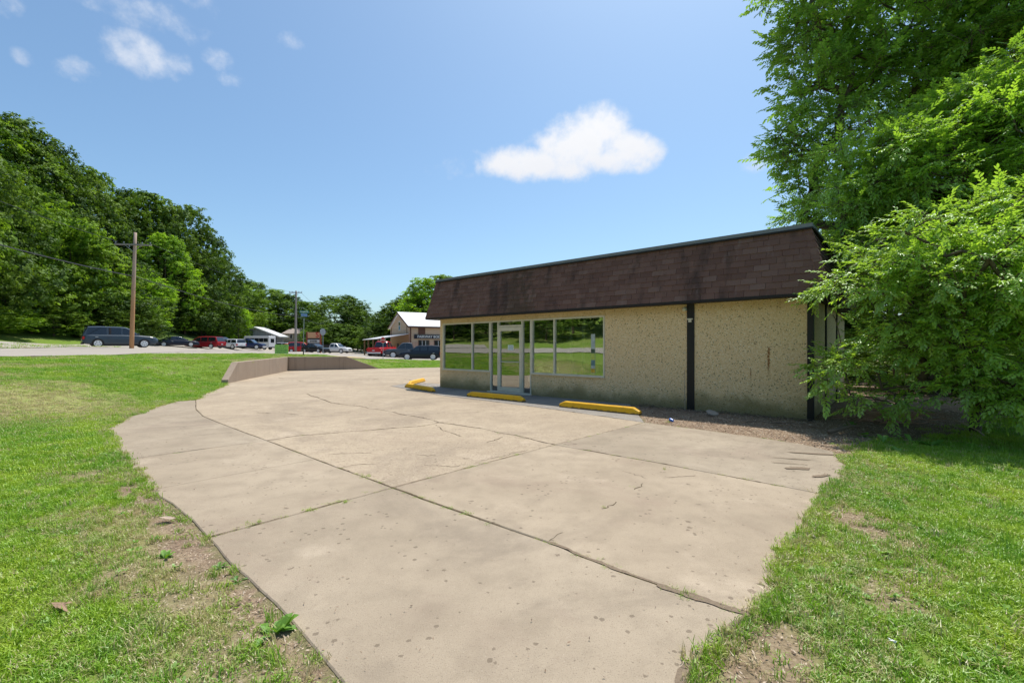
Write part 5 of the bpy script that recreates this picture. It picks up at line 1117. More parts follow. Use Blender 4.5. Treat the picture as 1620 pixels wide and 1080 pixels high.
# ---------------------------------------------------------------- near trees at the right: real branching with leafy sprays
def spray_mesh(name, mat, seed, n, L_, ll, lw, droop=.25, alt=True, curl=.1):
    """a leafy twig along +x with pointed folded leaves"""
    r = random.Random(seed); m = MB(); mats = []
    pt = lambda t: Vector((L_*t, r.uniform(-.0, .0)+.04*L_*math.sin(t*4+seed), -droop*L_*t*t))
    tw = MB(); tw.tube([pt(i/5) for i in range(6)], [.0035*(1-.12*i) for i in range(6)], 3, False)
    nf_t = len(tw.f); m.v = tw.v; m.f = tw.f
    for i in range(n):
        t = .12+.88*i/(n-1); b = pt(t); s = 1 if i % 2 else -1; ang = (.95-.45*t)*s+r.uniform(-.25, .25)
        if i == n-1: ang = r.uniform(-.2, .2)
        d = Vector((math.cos(ang), math.sin(ang), -.28+r.uniform(-.3, .25))).normalized(); l = ll*r.uniform(.7, 1.15)*(1-.25*abs(t-.55)); w_ = lw*r.uniform(.8, 1.15)
        up = Vector((r.uniform(-.3, .3), r.uniform(-.35, .35), 1)); sd = d.cross(up).normalized()*w_*.5; nn = sd.cross(d).normalized()
        p0 = b; p1 = b+d*l*.30+nn*l*.03; p2 = b+d*l*.66; p3 = b+d*l-nn*l*.10-Vector((0, 0, curl*l))
        m.add([p0, p1+sd+nn*w_*.14, p2+sd*.85+nn*w_*.10, p3, p2-sd*.85+nn*w_*.10, p1-sd+nn*w_*.14, p1, p2], [(0, 6, 1), (6, 7, 2, 1), (7, 3, 2), (0, 5, 6), (6, 5, 4, 7), (7, 4, 3)])
    me = bpy.data.meshes.new(name); me.from_pydata([tuple(v) for v in m.v], [], m.f); me.materials.append(mat); me.materials.append(M['twig'])
    ids = [1]*nf_t+[0]*(len(m.f)-nf_t); me.polygons.foreach_set('material_index', ids); me.update(); return me
def hidden_set(name, meshes):
    c = bpy.data.collections.new(name)
    for i, me in enumerate(meshes):
        o = bpy.data.objects.new(f'{name}_{i:02d}', me); c.objects.link(o)
    return c
def instancer(name, pts, rot, scale, idx, coll, parent=None, **kk):
    me = bpy.data.meshes.new(name); me.vertices.add(len(pts)); me.vertices.foreach_set('co', np.asarray(pts, 'f').ravel())
    at_ = me.attributes.new('rot', 'FLOAT_VECTOR', 'POINT'); at_.data.foreach_set('vector', np.asarray(rot, 'f').ravel())
    at_ = me.attributes.new('scl', 'FLOAT', 'POINT'); at_.data.foreach_set('value', np.asarray(scale, 'f'))
    at_ = me.attributes.new('idx', 'INT', 'POINT'); at_.data.foreach_set('value', np.asarray(idx, 'i'))
    o = bpy.data.objects.new(name, me); COL.objects.link(o)
    if parent: o.parent = parent
    tag(o, **kk)
    ng = bpy.data.node_groups.new(name, 'GeometryNodeTree'); ng.interface.new_socket('Geometry', in_out='INPUT', socket_type='NodeSocketGeometry'); ng.interface.new_socket('Geometry', in_out='OUTPUT', socket_type='NodeSocketGeometry')
    N = ng.nodes; gi = N.new('NodeGroupInput'); go = N.new('NodeGroupOutput'); ip = N.new('GeometryNodeInstanceOnPoints'); ci = N.new('GeometryNodeCollectionInfo')
    ci.inputs[0].default_value = coll; ci.inputs['Separate Children'].default_value = True; ci.inputs['Reset Children'].default_value = True
    def na(nm, ty): q = N.new('GeometryNodeInputNamedAttribute'); q.data_type = ty; q.inputs[0].default_value = nm; return q.outputs[0]
    lk = ng.links.new; lk(gi.outputs[0], ip.inputs['Points']); lk(ci.outputs[0], ip.inputs['Instance']); ip.inputs['Pick Instance'].default_value = True
    lk(na('idx', 'INT'), ip.inputs['Instance Index']); e2 = N.new('FunctionNodeEulerToRotation'); lk(na('rot', 'FLOAT_VECTOR'), e2.inputs[0]); lk(e2.outputs[0], ip.inputs['Rotation']); lk(na('scl', 'FLOAT'), ip.inputs['Scale'])
    lk(ip.outputs[0], go.inputs[0]); md = o.modifiers.new('scatter', 'NODES'); md.node_group = ng; return o
def grow(name, base, blobs, npts, coll, nv, label, seed, trunk_pts, trunk_r, sc=(.8, 1.3), out_w=.8, droop=.2, group=None, per=3, thin=0, cat='tree', shell=.55, upb=.2):
    """blobs: (x,y,z, rx,ry,rz). Tips are sampled near the blob surfaces, then joined to the nearest inner branch node"""
    r = np.random.default_rng(seed); B = np.array(blobs, float); bx = np.array(base, float)
    vol = B[:, 3]*B[:, 4]*B[:, 5]; vol = vol**.75; ix = r.choice(len(B), npts, p=vol/vol.sum())
    d = r.normal(size=(npts, 3)); d /= np.linalg.norm(d, axis=1)[:, None]
    rr = shell+(1.04-shell)*r.random(npts)**.6; Pt = B[ix, :3]+d*B[ix, 3:]*rr[:, None]
    bc = B[ix, :3]
    ok = Pt[:, 2] > .12; 
    u = (Pt[:, 0]-B0.x)*BU.x+(Pt[:, 1]-B0.y)*BU.y; v = (Pt[:, 0]-B0.x)*BV.x+(Pt[:, 1]-B0.y)*BV.y
    ok &= ~((u > -.35) & (v > -.45) & (Pt[:, 2] < 4.6) & (v < 7.6))
    # keep a little clump structure: drop tips where a coarse 3-D noise is low
    if thin:
        nzv = np.array([mnoise.noise(Vector(p_)*1.15)+.5*mnoise.noise(Vector(p_)*2.7) for p_ in Pt]); ok &= nzv > thin
    Pt = Pt[ok]; bc = bc[ok]; d = d[ok]
    nodes = [np.array(p_, float) for p_ in trunk_pts]; par = [-1]+list(range(len(nodes)-1)); root = bx
    # limbs to blob centres
    for b in sorted(blobs, key=lambda q: (q[0]-bx[0])**2+(q[1]-bx[1])**2+(q[2]-bx[2])**2*.5):
        A = np.array(nodes); c_ = np.array(b[:3]); dd = np.linalg.norm(A-c_, axis=1)+np.maximum(0, A[:, 2]-c_[2])*1.2; j = int(dd.argmin()); n_ = max(2, int(dd[j]/.5)); q = A[j]; last = j
        side = r.normal(size=3)*.10*dd[j]
        for i in range(1, n_+1):
            t = i/n_; nodes.append(q+(c_-q)*t+side*math.sin(math.pi*t)+r.normal(size=3)*.03); par.append(last); last = len(nodes)-1
    order = np.argsort(np.linalg.norm(Pt-bc, axis=1)); nt = []
    A = np.array(nodes); cap_ = len(A)+len(Pt)*4; buf = np.zeros((cap_, 3)); buf[:len(A)] = A; n_all = len(A)
    for j in order:
        t_ = Pt[j]; dd = np.linalg.norm(buf[:n_all]-t_, axis=1)+.35*np.linalg.norm(buf[:n_all]-bc[j], axis=1)*0; m_ = int(dd.argmin()); L2 = float(np.linalg.norm(buf[m_]-t_)); st_ = max(1, min(3, int(L2/.3))); last = m_; q = buf[m_].copy()
        for i in range(1, st_+1):
            t = i/st_; w_ = q+(t_-q)*t+np.array([0, 0, .10*L2*math.sin(math.pi*t)])+r.normal(size=3)*.02*(i < st_); buf[n_all] = w_; nodes.append(w_); par.append(last); last = n_all; n_all += 1
        nt.append((last, m_))
    A = buf[:n_all]; par = np.array(par); wgt = np.zeros(n_all)
    for l_, _ in nt: wgt[l_] += 1
    for i in range(n_all-1, 0, -1): wgt[par[i]] += wgt[i] if par[i] >= 0 else 0
    rad = np.maximum(.0045, trunk_r*(wgt/max(1, wgt[0]))**.46)
    root_o = empty(name, tuple(base), 0, label=label, cat=cat, group=group)
    V, Fq = [], []; k_ = 5
    for i in range(1, n_all):
        a, b = A[par[i]], A[i]; d_ = b-a; l = np.linalg.norm(d_)
        if l < 1e-4: continue
        d_ = d_/l; s_ = np.cross(d_, [0.3, .1, 1.]); s_ /= np.linalg.norm(s_); t_ = np.cross(d_, s_); ra = min(rad[par[i]], rad[i]*1.6); o_ = len(V); kk_ = 8 if rad[i] > .04 else (5 if rad[i] > .012 else 3)
        for (c_, q) in ((a, ra), (b, rad[i])):
            for h in range(kk_): th = 2*math.pi*h/kk_; V.append(c_+(s_*math.cos(th)+t_*math.sin(th))*q-bx)
        for h in range(kk_): Fq.append((o_+h, o_+(h+1) % kk_, o_+kk_+(h+1) % kk_, o_+kk_+h))
    me = npmesh('branches', np.array(V), 4, np.array(Fq), M['bark'], True); o = bpy.data.objects.new('trunk', me); COL.objects.link(o); o.parent = root_o
    pts, rot, scl, idx = [], [], [], []
    rg = random.Random(seed)
    for l_, m_ in nt:
        tip = A[l_]; pr = A[par[l_]]; dr = tip-pr; dr = dr/(np.linalg.norm(dr)+1e-6); oc = tip-np.array(bc[0])*0-bx; oc[2] *= .3; oc = oc/(np.linalg.norm(oc)+1e-6)
        for q in range(per):
            dv = dr*.8+oc*out_w*.5+r.normal(size=3)*.55; dv[2] = dv[2]*.6+upb-droop; dv /= np.linalg.norm(dv)
            yaw = math.atan2(dv[1], dv[0]); pit = -math.asin(max(-1, min(1, dv[2]))); p_ = tip-bx+(pr-tip)*rg.random()*.6*(q > 0)+r.normal(size=3)*.02
            pts.append(p_); rot.append((rg.uniform(-.5, .5), pit, yaw)); scl.append(rg.uniform(*sc)); idx.append(rg.randrange(nv))
    ap_ = np.array(pts)+bx; u = (ap_[:, 0]-B0.x)*BU.x+(ap_[:, 1]-B0.y)*BU.y; v = (ap_[:, 0]-B0.x)*BV.x+(ap_[:, 1]-B0.y)*BV.y
    instancer('leaves', pts, rot, scl, idx, coll, root_o, kind='stuff'); return root_o
sprN = hidden_set('leaf_spray_near', [spray_mesh('leaf_spray', M['leafN'], s, 12, .40, .105, .038, .28) for s in range(5)])
sprM = hidden_set('leaf_spray_mid', [spray_mesh('leaf_spray', M['leafN2'], s+20, 13, .46, .115, .040, .30) for s in range(5)])
sprO = hidden_set('leaf_spray_olive', [spray_mesh('leaf_spray', M['leafN3'], s+40, 13, .46, .10, .050, .16) for s in range(5)])
def bl(px, py, Y, r, ry=None, rz=None): x = (px-CX)/F*Y; return (x, Y, ZP(py, Y), r, ry or r, rz or r*.8)
# near leafy tree hanging over the store corner
nb = [bl(1370,450,8.1,.85), bl(1440,485,7.8,.9), bl(1400,535,7.9,.7,.75,.42), bl(1335,590,8.05,.55,.5,.28), bl(1480,420,8.0,1.0), bl(1560,460,7.4,1.1), bl(1600,380,7.6,1.1), bl(1530,515,7.2,.75,.8,.5), bl(1620,540,7.0,.75), bl(1500,565,7.3,.5,.55,.25), bl(1340,425,8.5,.5,.5,.4), bl(1545,390,8.4,1.1), bl(1420,400,8.6,.8), bl(1310,490,8.5,.26,.3,.16), bl(1700,430,7.6,1.3), bl(1700,540,7.0,1.0), bl(1590,600,6.7,.42,.5,.22), bl(1400,615,7.9,.5,.5,.20), bl(1455,600,7.6,.45,.5,.25), bl(1300,600,8.1,.28,.3,.12), bl(1290,440,8.6,.25,.3,.2), bl(1360,560,8.2,.5,.5,.35), bl(1310,570,8.2,.26,.3,.10), bl(1330,520,8.35,.35,.4,.18), bl(1325,545,8.3,.35,.4,.35), bl(1318,470,8.5,.3,.3,.3), bl(1345,625,8.0,.5,.5,.22), bl(1420,640,7.6,.4,.5,.16), bl(1490,625,7.2,.5,.5,.25), bl(1545,630,6.9,.45,.4,.28), bl(1610,640,6.6,.5,.4,.28), bl(1660,620,6.6,.5,.5,.4), bl(1580,560,6.9,.6,.6,.5), bl(1290,608,8.1,.22,.25,.08), bl(1500,400,7.0,.75), bl(1565,410,6.6,.8), bl(1470,385,7.3,.7)]  # closing clumps added toward the camera to throw shade on the right lawn
bx_ = (8.25, 8.0, 0)
grow('leafy_tree', (8.25, 8.0, -.05), nb, 5400, sprN, 5, 'bright leafy small tree spilling over the right corner of the store', 3, [(8.25,8.0,-.1),(8.27,8.02,.5),(8.2,8.0,1.0),(8.1,7.95,1.6),(8.0,7.9,2.2)], .085, (.6, 1.1), group='trees at the right end of the store', per=2, thin=.03, droop=.16)
# taller mid tree behind it
md = [bl(1330,335,10.4,.85), bl(1400,270,10.2,1.1), bl(1480,300,9.8,1.2), bl(1560,250,9.5,1.4), bl(1450,380,10.2,1.1), bl(1360,400,10.8,.9), bl(1520,370,9.8,1.2), bl(1620,320,9.2,1.4), bl(1290,350,11,.5,.5,.35), bl(1700,240,9.5,1.6), bl(1500,200,10.5,1.0,1.1,.7), bl(1600,150,10,1.2), bl(1350,300,10.8,.6,.7,.45), bl(1420,225,10.8,.6,.6,.4), bl(1330,250,10.8,.55,.6,.35), bl(1380,200,11,.6,.6,.4), bl(1290,400,11.2,.5,.6,.4), bl(1560,180,10,1.0), bl(1450,250,10.2,1.0), bl(1300,320,11,.6)]
grow('broadleaf_tree', (10.4, 10.0, -.05), md, 4600, sprM, 5, 'taller broad-leaved tree standing behind the small leafy one, right of the roof', 5, [(10.4,10,-.1),(10.35,10,1),(10.2,10,2.2),(10.0,10.05,3.4),(9.9,10.1,4.6)], .17, (.6, 1.1), group='trees at the right end of the store', per=3, thin=-.10, droop=.28)
# biggest dark tree with fine drooping leaves
tp = [bl(1300,50,14.5,1.5), bl(1285,130,14,1.1,1.2,.9), bl(1350,120,14,1.5,1.6,1.2), bl(1262,225,13.8,.9,1,.7), bl(1330,210,14,1.4,1.4,1.0), bl(1420,40,14,1.9), bl(1440,150,14.2,1.7,1.7,1.2), bl(1520,80,13.5,1.9), bl(1600,40,13,2.0), bl(1300,-80,15,2.2), bl(1450,-90,14.5,2.4), bl(1600,-100,13.5,2.4), bl(1290,300,14.5,1.0,1.1,.8), bl(1520,190,14.5,1.8), bl(1620,150,13.5,1.9), bl(1700,60,13,2.3), bl(1280,20,14.8,1.0), bl(1400,330,14.5,1.6,1.6,1.3), bl(1238,250,13.9,.5,.5,.35), bl(1270,345,15,.8,.8,.6)]
grow('large_tree', (13.6, 14.6, -.05), tp, 6000, sprO, 5, 'largest dark green tree reaching out of the top right of the picture', 7, [(13.6,14.6,-.1),(13.6,14.6,2),(13.4,14.5,4.5),(13.2,14.4,7),(12.9,14.3,9)], .26, (.9, 1.6), group='trees at the right end of the store', per=3, thin=-.03, droop=.10, shell=.35)
# back-stop trees right of and behind the store
for i, (x, y, h_, rd, kd, lb) in enumerate([(18.5, 22, 9.5, 4.0, 'D2', 'right behind the rear corner of the store'), (22.5, 19, 10, 4.5, 'D1', 'behind the leafy tree at the right'), (22, 24, 13, 6, 'M1', 'deep in the shade at the right'), (26, 14, 11, 5, 'M2', 'beyond the right edge'), (27, 32, 13, 6, 'D1', 'far behind the store'), (15.5, 25, 6, 4.5, 'D1', 'low and dark behind the store')]):
    tree(0, y, 0, rd, kd, f'{hues[kd[0]]} tree {lb}', 'shady trees behind the right side', X=x, h=h_)
for i, (x, y, h_, rd, kd, lb) in enumerate([(13.2, 15.5, 1.9, 2.2, 'D1', 'in the shade behind the side wall'), (15.5, 12.5, 1.8, 2.0, 'D2', 'under the large tree'), (13.6, 9.3, 1.3, 1.4, 'M1', 'at the right edge under the leafy tree'), (17, 17, 2.4, 2.6, 'D2', 'far back in the shade')]):
    tree(0, y, 0, rd, kd, f'low {hues[kd[0]]} shrub {lb}', 'shrubs under the right-hand trees', X=x, h=h_, name='shrub')

# ---------------------------------------------------------------- grass
def grassmat():
    k = NM('grass_blades', .6, .3); k.t.nodes.remove(k.b); p = k.pos(); oi = k.orand()
    n1 = k.noise(p, .7, 4, .6); n2 = k.noise(p, 3.2, 4, .6)
    c = k.mix(k.rng(n1, .35, .65), (.23, .43, .022), (.42, .56, .04)); c = k.mix(k.ma('MULTIPLY', k.rng(n2, .45, .7), .7), c, (.17, .38, .03))
    c = k.mix(k.rng(oi, .80, .95), c, (.44, .46, .12)); c = k.mix(k.rng(oi, .93, .97), c, (.60, .50, .27))
    at_ = k.n('ShaderNodeAttribute'); at_.attribute_type = 'INSTANCER'; at_.attribute_name = 'dryness'
    c = k.mix(k.rng(k.ma('ADD', at_.outputs['Fac'], k.ma('MULTIPLY', k.ma('SUBTRACT', oi, .5), .7)), .35, .75), c, k.mix(n2, (.50, .42, .19), (.64, .54, .30)))
    d = k.n('ShaderNodeBsdfDiffuse'); k.l(c, d.inputs[0]); t = k.n('ShaderNodeBsdfTranslucent'); k.l(c, t.inputs[0]); m1 = k.n('ShaderNodeMixShader'); m1.inputs[0].default_value = .35; k.l(d.outputs[0], m1.inputs[1]); k.l(t.outputs[0], m1.inputs[2])
    g = k.n('ShaderNodeBsdfGlossy'); g.inputs['Roughness'].default_value = .45; m2 = k.n('ShaderNodeMixShader'); m2.inputs[0].default_value = .05; k.l(m1.outputs[0], m2.inputs[1]); k.l(g.outputs[0], m2.inputs[2]); k.l(m2.outputs[0], k.t.nodes['Material Output'].inputs[0]); return k.m
M['grass'] = grassmat()
def tuft(seed, n, h, spread, w_, lean=.6):
    r = random.Random(seed); m = MB()
    for i in range(n):
        a = r.random()*6.283; q = spread*math.sqrt(r.random()); x, y = q*math.cos(a), q*math.sin(a); th = r.random()*6.283; l = h*r.uniform(.45, 1.15); ln = lean*r.uniform(.2, 1.3)
        dx, dy = math.cos(th), math.sin(th); sx_, sy_ = -dy*w_*.5, dx*w_*.5
        m.add([(x-sx_, y-sy_, -.01), (x+sx_, y+sy_, -.01), (x+dx*l*ln*.35+sx_*.8, y+dy*l*ln*.35+sy_*.8, l*.6), (x+dx*l*ln*.35-sx_*.8, y+dy*l*ln*.35-sy_*.8, l*.6), (x+dx*l*ln, y+dy*l*ln, l*.6+l*.4*(1-.6*ln))], [(0, 1, 2, 3), (3, 2, 4)])
    return m.mesh('grass_tuft', M['grass'])
tufts = hidden_set('grass_tufts', [tuft(s, 20, .045, .055, .0048, .9) for s in range(4)]+[tuft(s+9, 16, .085, .04, .0055, .7) for s in range(2)]+[tuft(s+20, 26, .06, .13, .009, .9) for s in range(2)])
def scatter(name, x0, x1, y0, y1, dens, near, kind_fn, seed, keep, sc, **kk):
    r = np.random.default_rng(seed); n = int(dens*(x1-x0)*(y1-y0)); x = r.uniform(x0, x1, n); y = r.uniform(y0, y1, n)
    px = CX+F*x/np.maximum(y, .1); k_ = (px > -330) & (px < 1950) & ~inpoly(x, y, LOT) & ~inpoly(x, y, foot) & (y < 60)
    x, y = x[k_], y[k_]; dm = dirtmask(x, y); dr = drymask(x, y); wv_ = vnoise(x, y, .3, 31)
    k2 = (r.random(len(x)) > dm*1.02) & (r.random(len(x)) < keep(x, y)) & (r.random(len(x)) < .35+.75*wv_+.4*(1-dr)); x, y, dr = x[k2], y[k2], dr[k2]
    z = terr(x, y); n = len(x); idx = kind_fn(r, x, y, n); s = r.uniform(*sc, n)*(1-.25*dr)
    o = instancer(name, np.stack([x, y, z], 1), np.stack([r.normal(0, .12, n), r.normal(0, .12, n), r.uniform(0, 6.28, n)], 1), s, idx, tufts, None, kind='stuff', **kk)
    addattr(o.data, 'dryness', dr); return n
kn = lambda r, x, y, n: np.where(r.random(n) < .90, r.integers(0, 4, n), r.integers(4, 6, n))
kf = lambda r, x, y, n: r.integers(6, 8, n)
ng_ = 0
ng_ += scatter('grass', -9, .2, 1.25, 5.2, 900, 0, kn, 1, lambda x, y: np.ones(len(x)), (.7, 1.25), label='green lawn of short uneven grass left of the concrete', cat='grass')
ng_ += scatter('grass', .8, 9, 1.25, 7.2, 850, 0, kn, 2, lambda x, y: np.ones(len(x)), (.7, 1.35), label='green lawn of patchy grass right of the concrete', cat='grass')
ng_ += scatter('grass', 4.5, 14, 7.2, 11.5, 200, 0, kf, 12, lambda x, y: np.ones(len(x)), (.6, 1.1), label='shaded grass under the right-hand trees', cat='grass')
ng_ += scatter('grass', -14, -2, 5.2, 9.5, 260, 0, kf, 3, lambda x, y: np.ones(len(x)), (.7, 1.15), label='grass on the lawn left of the slab', cat='grass')
ng_ += scatter('grass', -30, -3, 9.5, 17, 90, 0, kf, 4, lambda x, y: (x > roadx(y)+.3), (.7, 1.3), label='grass on the bank between slab and road', cat='grass')
ng_ += scatter('grass', -30, -10, 17, 33, 26, 0, kf, 5, lambda x, y: (x > roadx(y)+.3)*(1-inpoly(x, y, [(-24.2,29.2),(-22,31.6),(-19,33),(-15.5,34.1),(-13,36.5),(-20,40),(-30,40)])), (.9, 1.7), label='grass on the upper bank by the retaining wall', cat='grass')
ng_ += scatter('grass', -12, 4, 31, 49, 16, 0, kf, 6, lambda x, y: np.where(inpoly(x, y, [(-15.5,34.1),(-13,36.5),(-12.4,41),(-11.2,46.2),(-7.5,49.5),(8,52),(-30,60)]), 0., 1.), (1., 1.8), label='grass strip between the lot and the body shop', cat='grass')
ng_ += scatter('grass', -36, -22, 12, 44, 7, 0, kf, 8, lambda x, y: (x < roadx(y)-7.4)*(vnoise(x, y, 2, 3) > .4), (1.4, 3.2), label='rough weeds on the far verge of the road', cat='grass')
def rosette(seed, n=9, s=.030):
    r = random.Random(seed); m = MB()
    for i in range(n):
        a = i*2.4+r.random(); el_ = r.uniform(.25, .9); l = s*r.uniform(.6, 1.2); w_ = l*.55; d = Vector((math.cos(a)*math.cos(el_), math.sin(a)*math.cos(el_), math.sin(el_))); sd = Vector((-math.sin(a), math.cos(a), 0))*w_*.5; b = Vector((r.gauss(0, s*.5), r.gauss(0, s*.5), .008))
        m.add([b, b+d*l*.4+sd, b+d*l*.8+sd*.8, b+d*l, b+d*l*.8-sd*.8, b+d*l*.4-sd], [(0, 1, 2, 3), (0, 3, 4, 5)])
    return m.mesh('weed_rosette', M['leafW'])
M['leafW'] = leafmat('lawn_weed_leaf', (.16, .30, .035), (.24, .40, .06), (.34, .46, .14), .3, 2.0, .05, .5, tone=False)
ros = hidden_set('lawn_weed_rosettes', [rosette(s_) for s_ in range(4)])
for nm_, (xa, xb, ya, yb, dn) in (('left', (-8, .2, 1.4, 6.5, 26)), ('right', (.9, 9, 1.4, 7.5, 60))):
    r = np.random.default_rng(ord(nm_[0])); n = int((xb-xa)*(yb-ya)*dn); x = r.uniform(xa, xb, n); y = r.uniform(ya, yb, n); k_ = ~inpoly(x, y, LOT) & (dirtmask(x, y) < .7) & (vnoise(x, y, .7, 41) > .45); x, y = x[k_], y[k_]; n = len(x)
    instancer('lawn_weeds', np.stack([x, y, terr(x, y)+.01], 1), np.stack([r.normal(0, .1, n), r.normal(0, .1, n), r.uniform(0, 6.28, n)], 1), r.uniform(.5, 1.2, n), r.integers(0, 4, n), ros, None, kind='stuff', label=f'clover and small broadleaf weeds scattered in the {nm_} lawn', cat='weeds')
def edge_tufts(line, n, seed, side, mean, sd):
    r = np.random.default_rng(seed); L_ = np.array(line); c_ = r.random(n)*(len(L_)-1); i = c_.astype(int); t = (c_-i)[:, None]; q = L_[i]*(1-t)+L_[i+1]*t; d = L_[i+1]-L_[i]; d /= (np.linalg.norm(d, axis=1)[:, None]+1e-9)
    nn = np.stack([-d[:, 1], d[:, 0]], 1)*side; off = r.normal(mean, sd, n); q = q+nn*off[:, None]; dm = vnoise(q[:, 0], q[:, 1], .35, 61); k_ = (dm > .30); q = q[k_]; n = len(q); z = np.where(inpoly(q[:, 0], q[:, 1], LOT), -.012, terr(q[:, 0], q[:, 1]))
    o = instancer('edge_grass', np.stack([q[:, 0], q[:, 1], z], 1), np.stack([r.normal(0, .3, n), r.normal(0, .3, n), r.uniform(0, 6.28, n)], 1), r.uniform(.5, 1.25, n), r.integers(0, 6, n), tufts, None, kind='stuff', label='ragged grass creeping over the edge of the concrete', cat='grass')
    addattr(o.data, 'dryness', np.clip(r.normal(.35, .3, n), 0, 1))
edge_tufts(eR0+[(.75, 1.2)], 150, 1, 1, .045, .035); edge_tufts(eR1, 700, 2, 1, .035, .03); edge_tufts(eR2[20:], 260, 3, 1, .03, .05)
edge_tufts(eL2+eL3+eL4, 900, 5, 1, .03, .05); edge_tufts(eL0+eL1, 150, 6, 1, .09, .06); edge_tufts(eL5, 200, 7, 1, .05, .08)
# weeds growing out of the joints
def joint_weeds(lines_, n, seed, sc):
    r = random.Random(seed); pts = []
    for ln, cnt_ in lines_:
        for q in range(cnt_):
            c_ = r.random()*(len(ln)-1); i = int(c_); t = c_-i; bxx = ln[i][0]*(1-t)+ln[i+1][0]*t; byy = ln[i][1]*(1-t)+ln[i+1][1]*t
            for _ in range(r.choice((1, 2, 3, 6))): pts.append((bxx+r.gauss(0, .03), byy+r.gauss(0, .012), -.012))
    n = len(pts); o = instancer('joint_weeds', pts, [(0, 0, r.random()*6) for _ in pts], [r.uniform(*sc) for _ in pts], [r.randrange(0, 4) for _ in pts], tufts, None, kind='stuff', label='small weeds sprouting from the slab joints', cat='weeds')
    addattr(o.data, 'dryness', [r.choice((.1, .2, .8)) for _ in pts])
joint_weeds([(J2a, 26), (J1c, 10), (J1d, 16), (J1e, 22), (J2b, 12), (J2c, 6), (J3, 22), (J4, 3), (J1b, 5), (K4, 7), (K8a, 6), (eR2, 12)], 0, 3, (.3, .65))
def clump_at(l, seed, sc=(.6, 1.1)):
    r = random.Random(seed); pts = []
    for (a, b, n_, s_) in l:
        q = G(a, b)
        for _ in range(n_): pts.append((q[0]+r.gauss(0, s_), q[1]+r.gauss(0, s_*.6), -.01))
    o = instancer('weed_clumps', pts, [(r.gauss(0, .2), r.gauss(0, .2), r.random()*6) for _ in pts], [r.uniform(*sc) for _ in pts], [r.randrange(0, 6) for _ in pts], tufts, None, kind='stuff', label='green weed clumps in the slab seams', cat='weeds')
    addattr(o.data, 'dryness', [.05]*len(pts))
clump_at([(577,754,5,.04), (541,795,5,.035), (487,808,4,.03), (708,803,5,.03), (398,829,5,.04), (1085,940,8,.03), (955,803,2,.015), (1003,770,2,.02), (1053,742,2,.02), (735,810,3,.03), (1057,667,4,.05)], 8, (.35, .7))
# a broad-leaved weed by the left edge and a few others
M['leafW2'] = leafmat('broad_weed_leaf', (.12, .26, .03), (.18, .34, .04), (.26, .40, .09), .35, 2.0, .05, .5, tone=False)
def weed(loc, s, label, seed, mat='leafM', n=14, name='broadleaf_weed'):
    r = random.Random(seed); m = MB()
    for i in range(n):
        a = r.random()*6.28; el_ = r.uniform(.15, 1.0); l = s*r.uniform(.6, 1.1); w_ = l*.36; d = Vector((math.cos(a)*math.cos(el_), math.sin(a)*math.cos(el_), math.sin(el_))); sd = Vector((-math.sin(a), math.cos(a), 0))*w_*.5
        b = Vector((r.gauss(0, s*.1), r.gauss(0, s*.1), 0)); p1 = b+d*l*.35; p2 = b+d*l*.7-Vector((0, 0, .05*l)); p3 = b+d*l-Vector((0, 0, .22*l)); up = Vector((0, 0, w_*.12))
        m.add([b, p1+sd*.8+up, p2+sd+up, p3, p2-sd+up, p1-sd*.8+up, p1, p2], [(0, 6, 1), (6, 7, 2, 1), (7, 3, 2), (0, 5, 6), (6, 5, 4, 7), (7, 4, 3)])
    o = m.build(name, M[mat], label=label, cat='weed'); o.location = loc; return o
for i, (a, b, s, lb) in enumerate([(436,998,.13,'large dark broad-leaved weed by the left slab edge at the bottom'), (262,880,.09,'broad-leaved weed in the grass beside the left slab edge'), (375,915,.07,'small broad-leaved weed on the bare edge at the left'), (1395,872,.10,'pale broad-leaved weed in the bare patch of the right lawn'), (1357,938,.09,'grey-green weed among dry grass right of the slab'), (1370,690,.16,'leafy weed at the foot of the dirt by the store corner'), (345,895,.07,'tiny weed between dead grass at the left edge'), (1440,700,.22,'spreading weed in the shade beyond the store corner'), (1395,700,.20,'leafy weed clump in front of the brush pile'), (1475,705,.22,'bushy weed at the dirt and lawn edge on the right'), (1345,672,.16,'weed behind the rotten branch near the corner post'), (1420,715,.15,'small weed where lawn meets dirt at the right')]):
    x, y = G(a, b); weed((x, y, tz(x, y)-.005), s, lb, i+3, 'leafW2' if i != 3 else 'leafW')
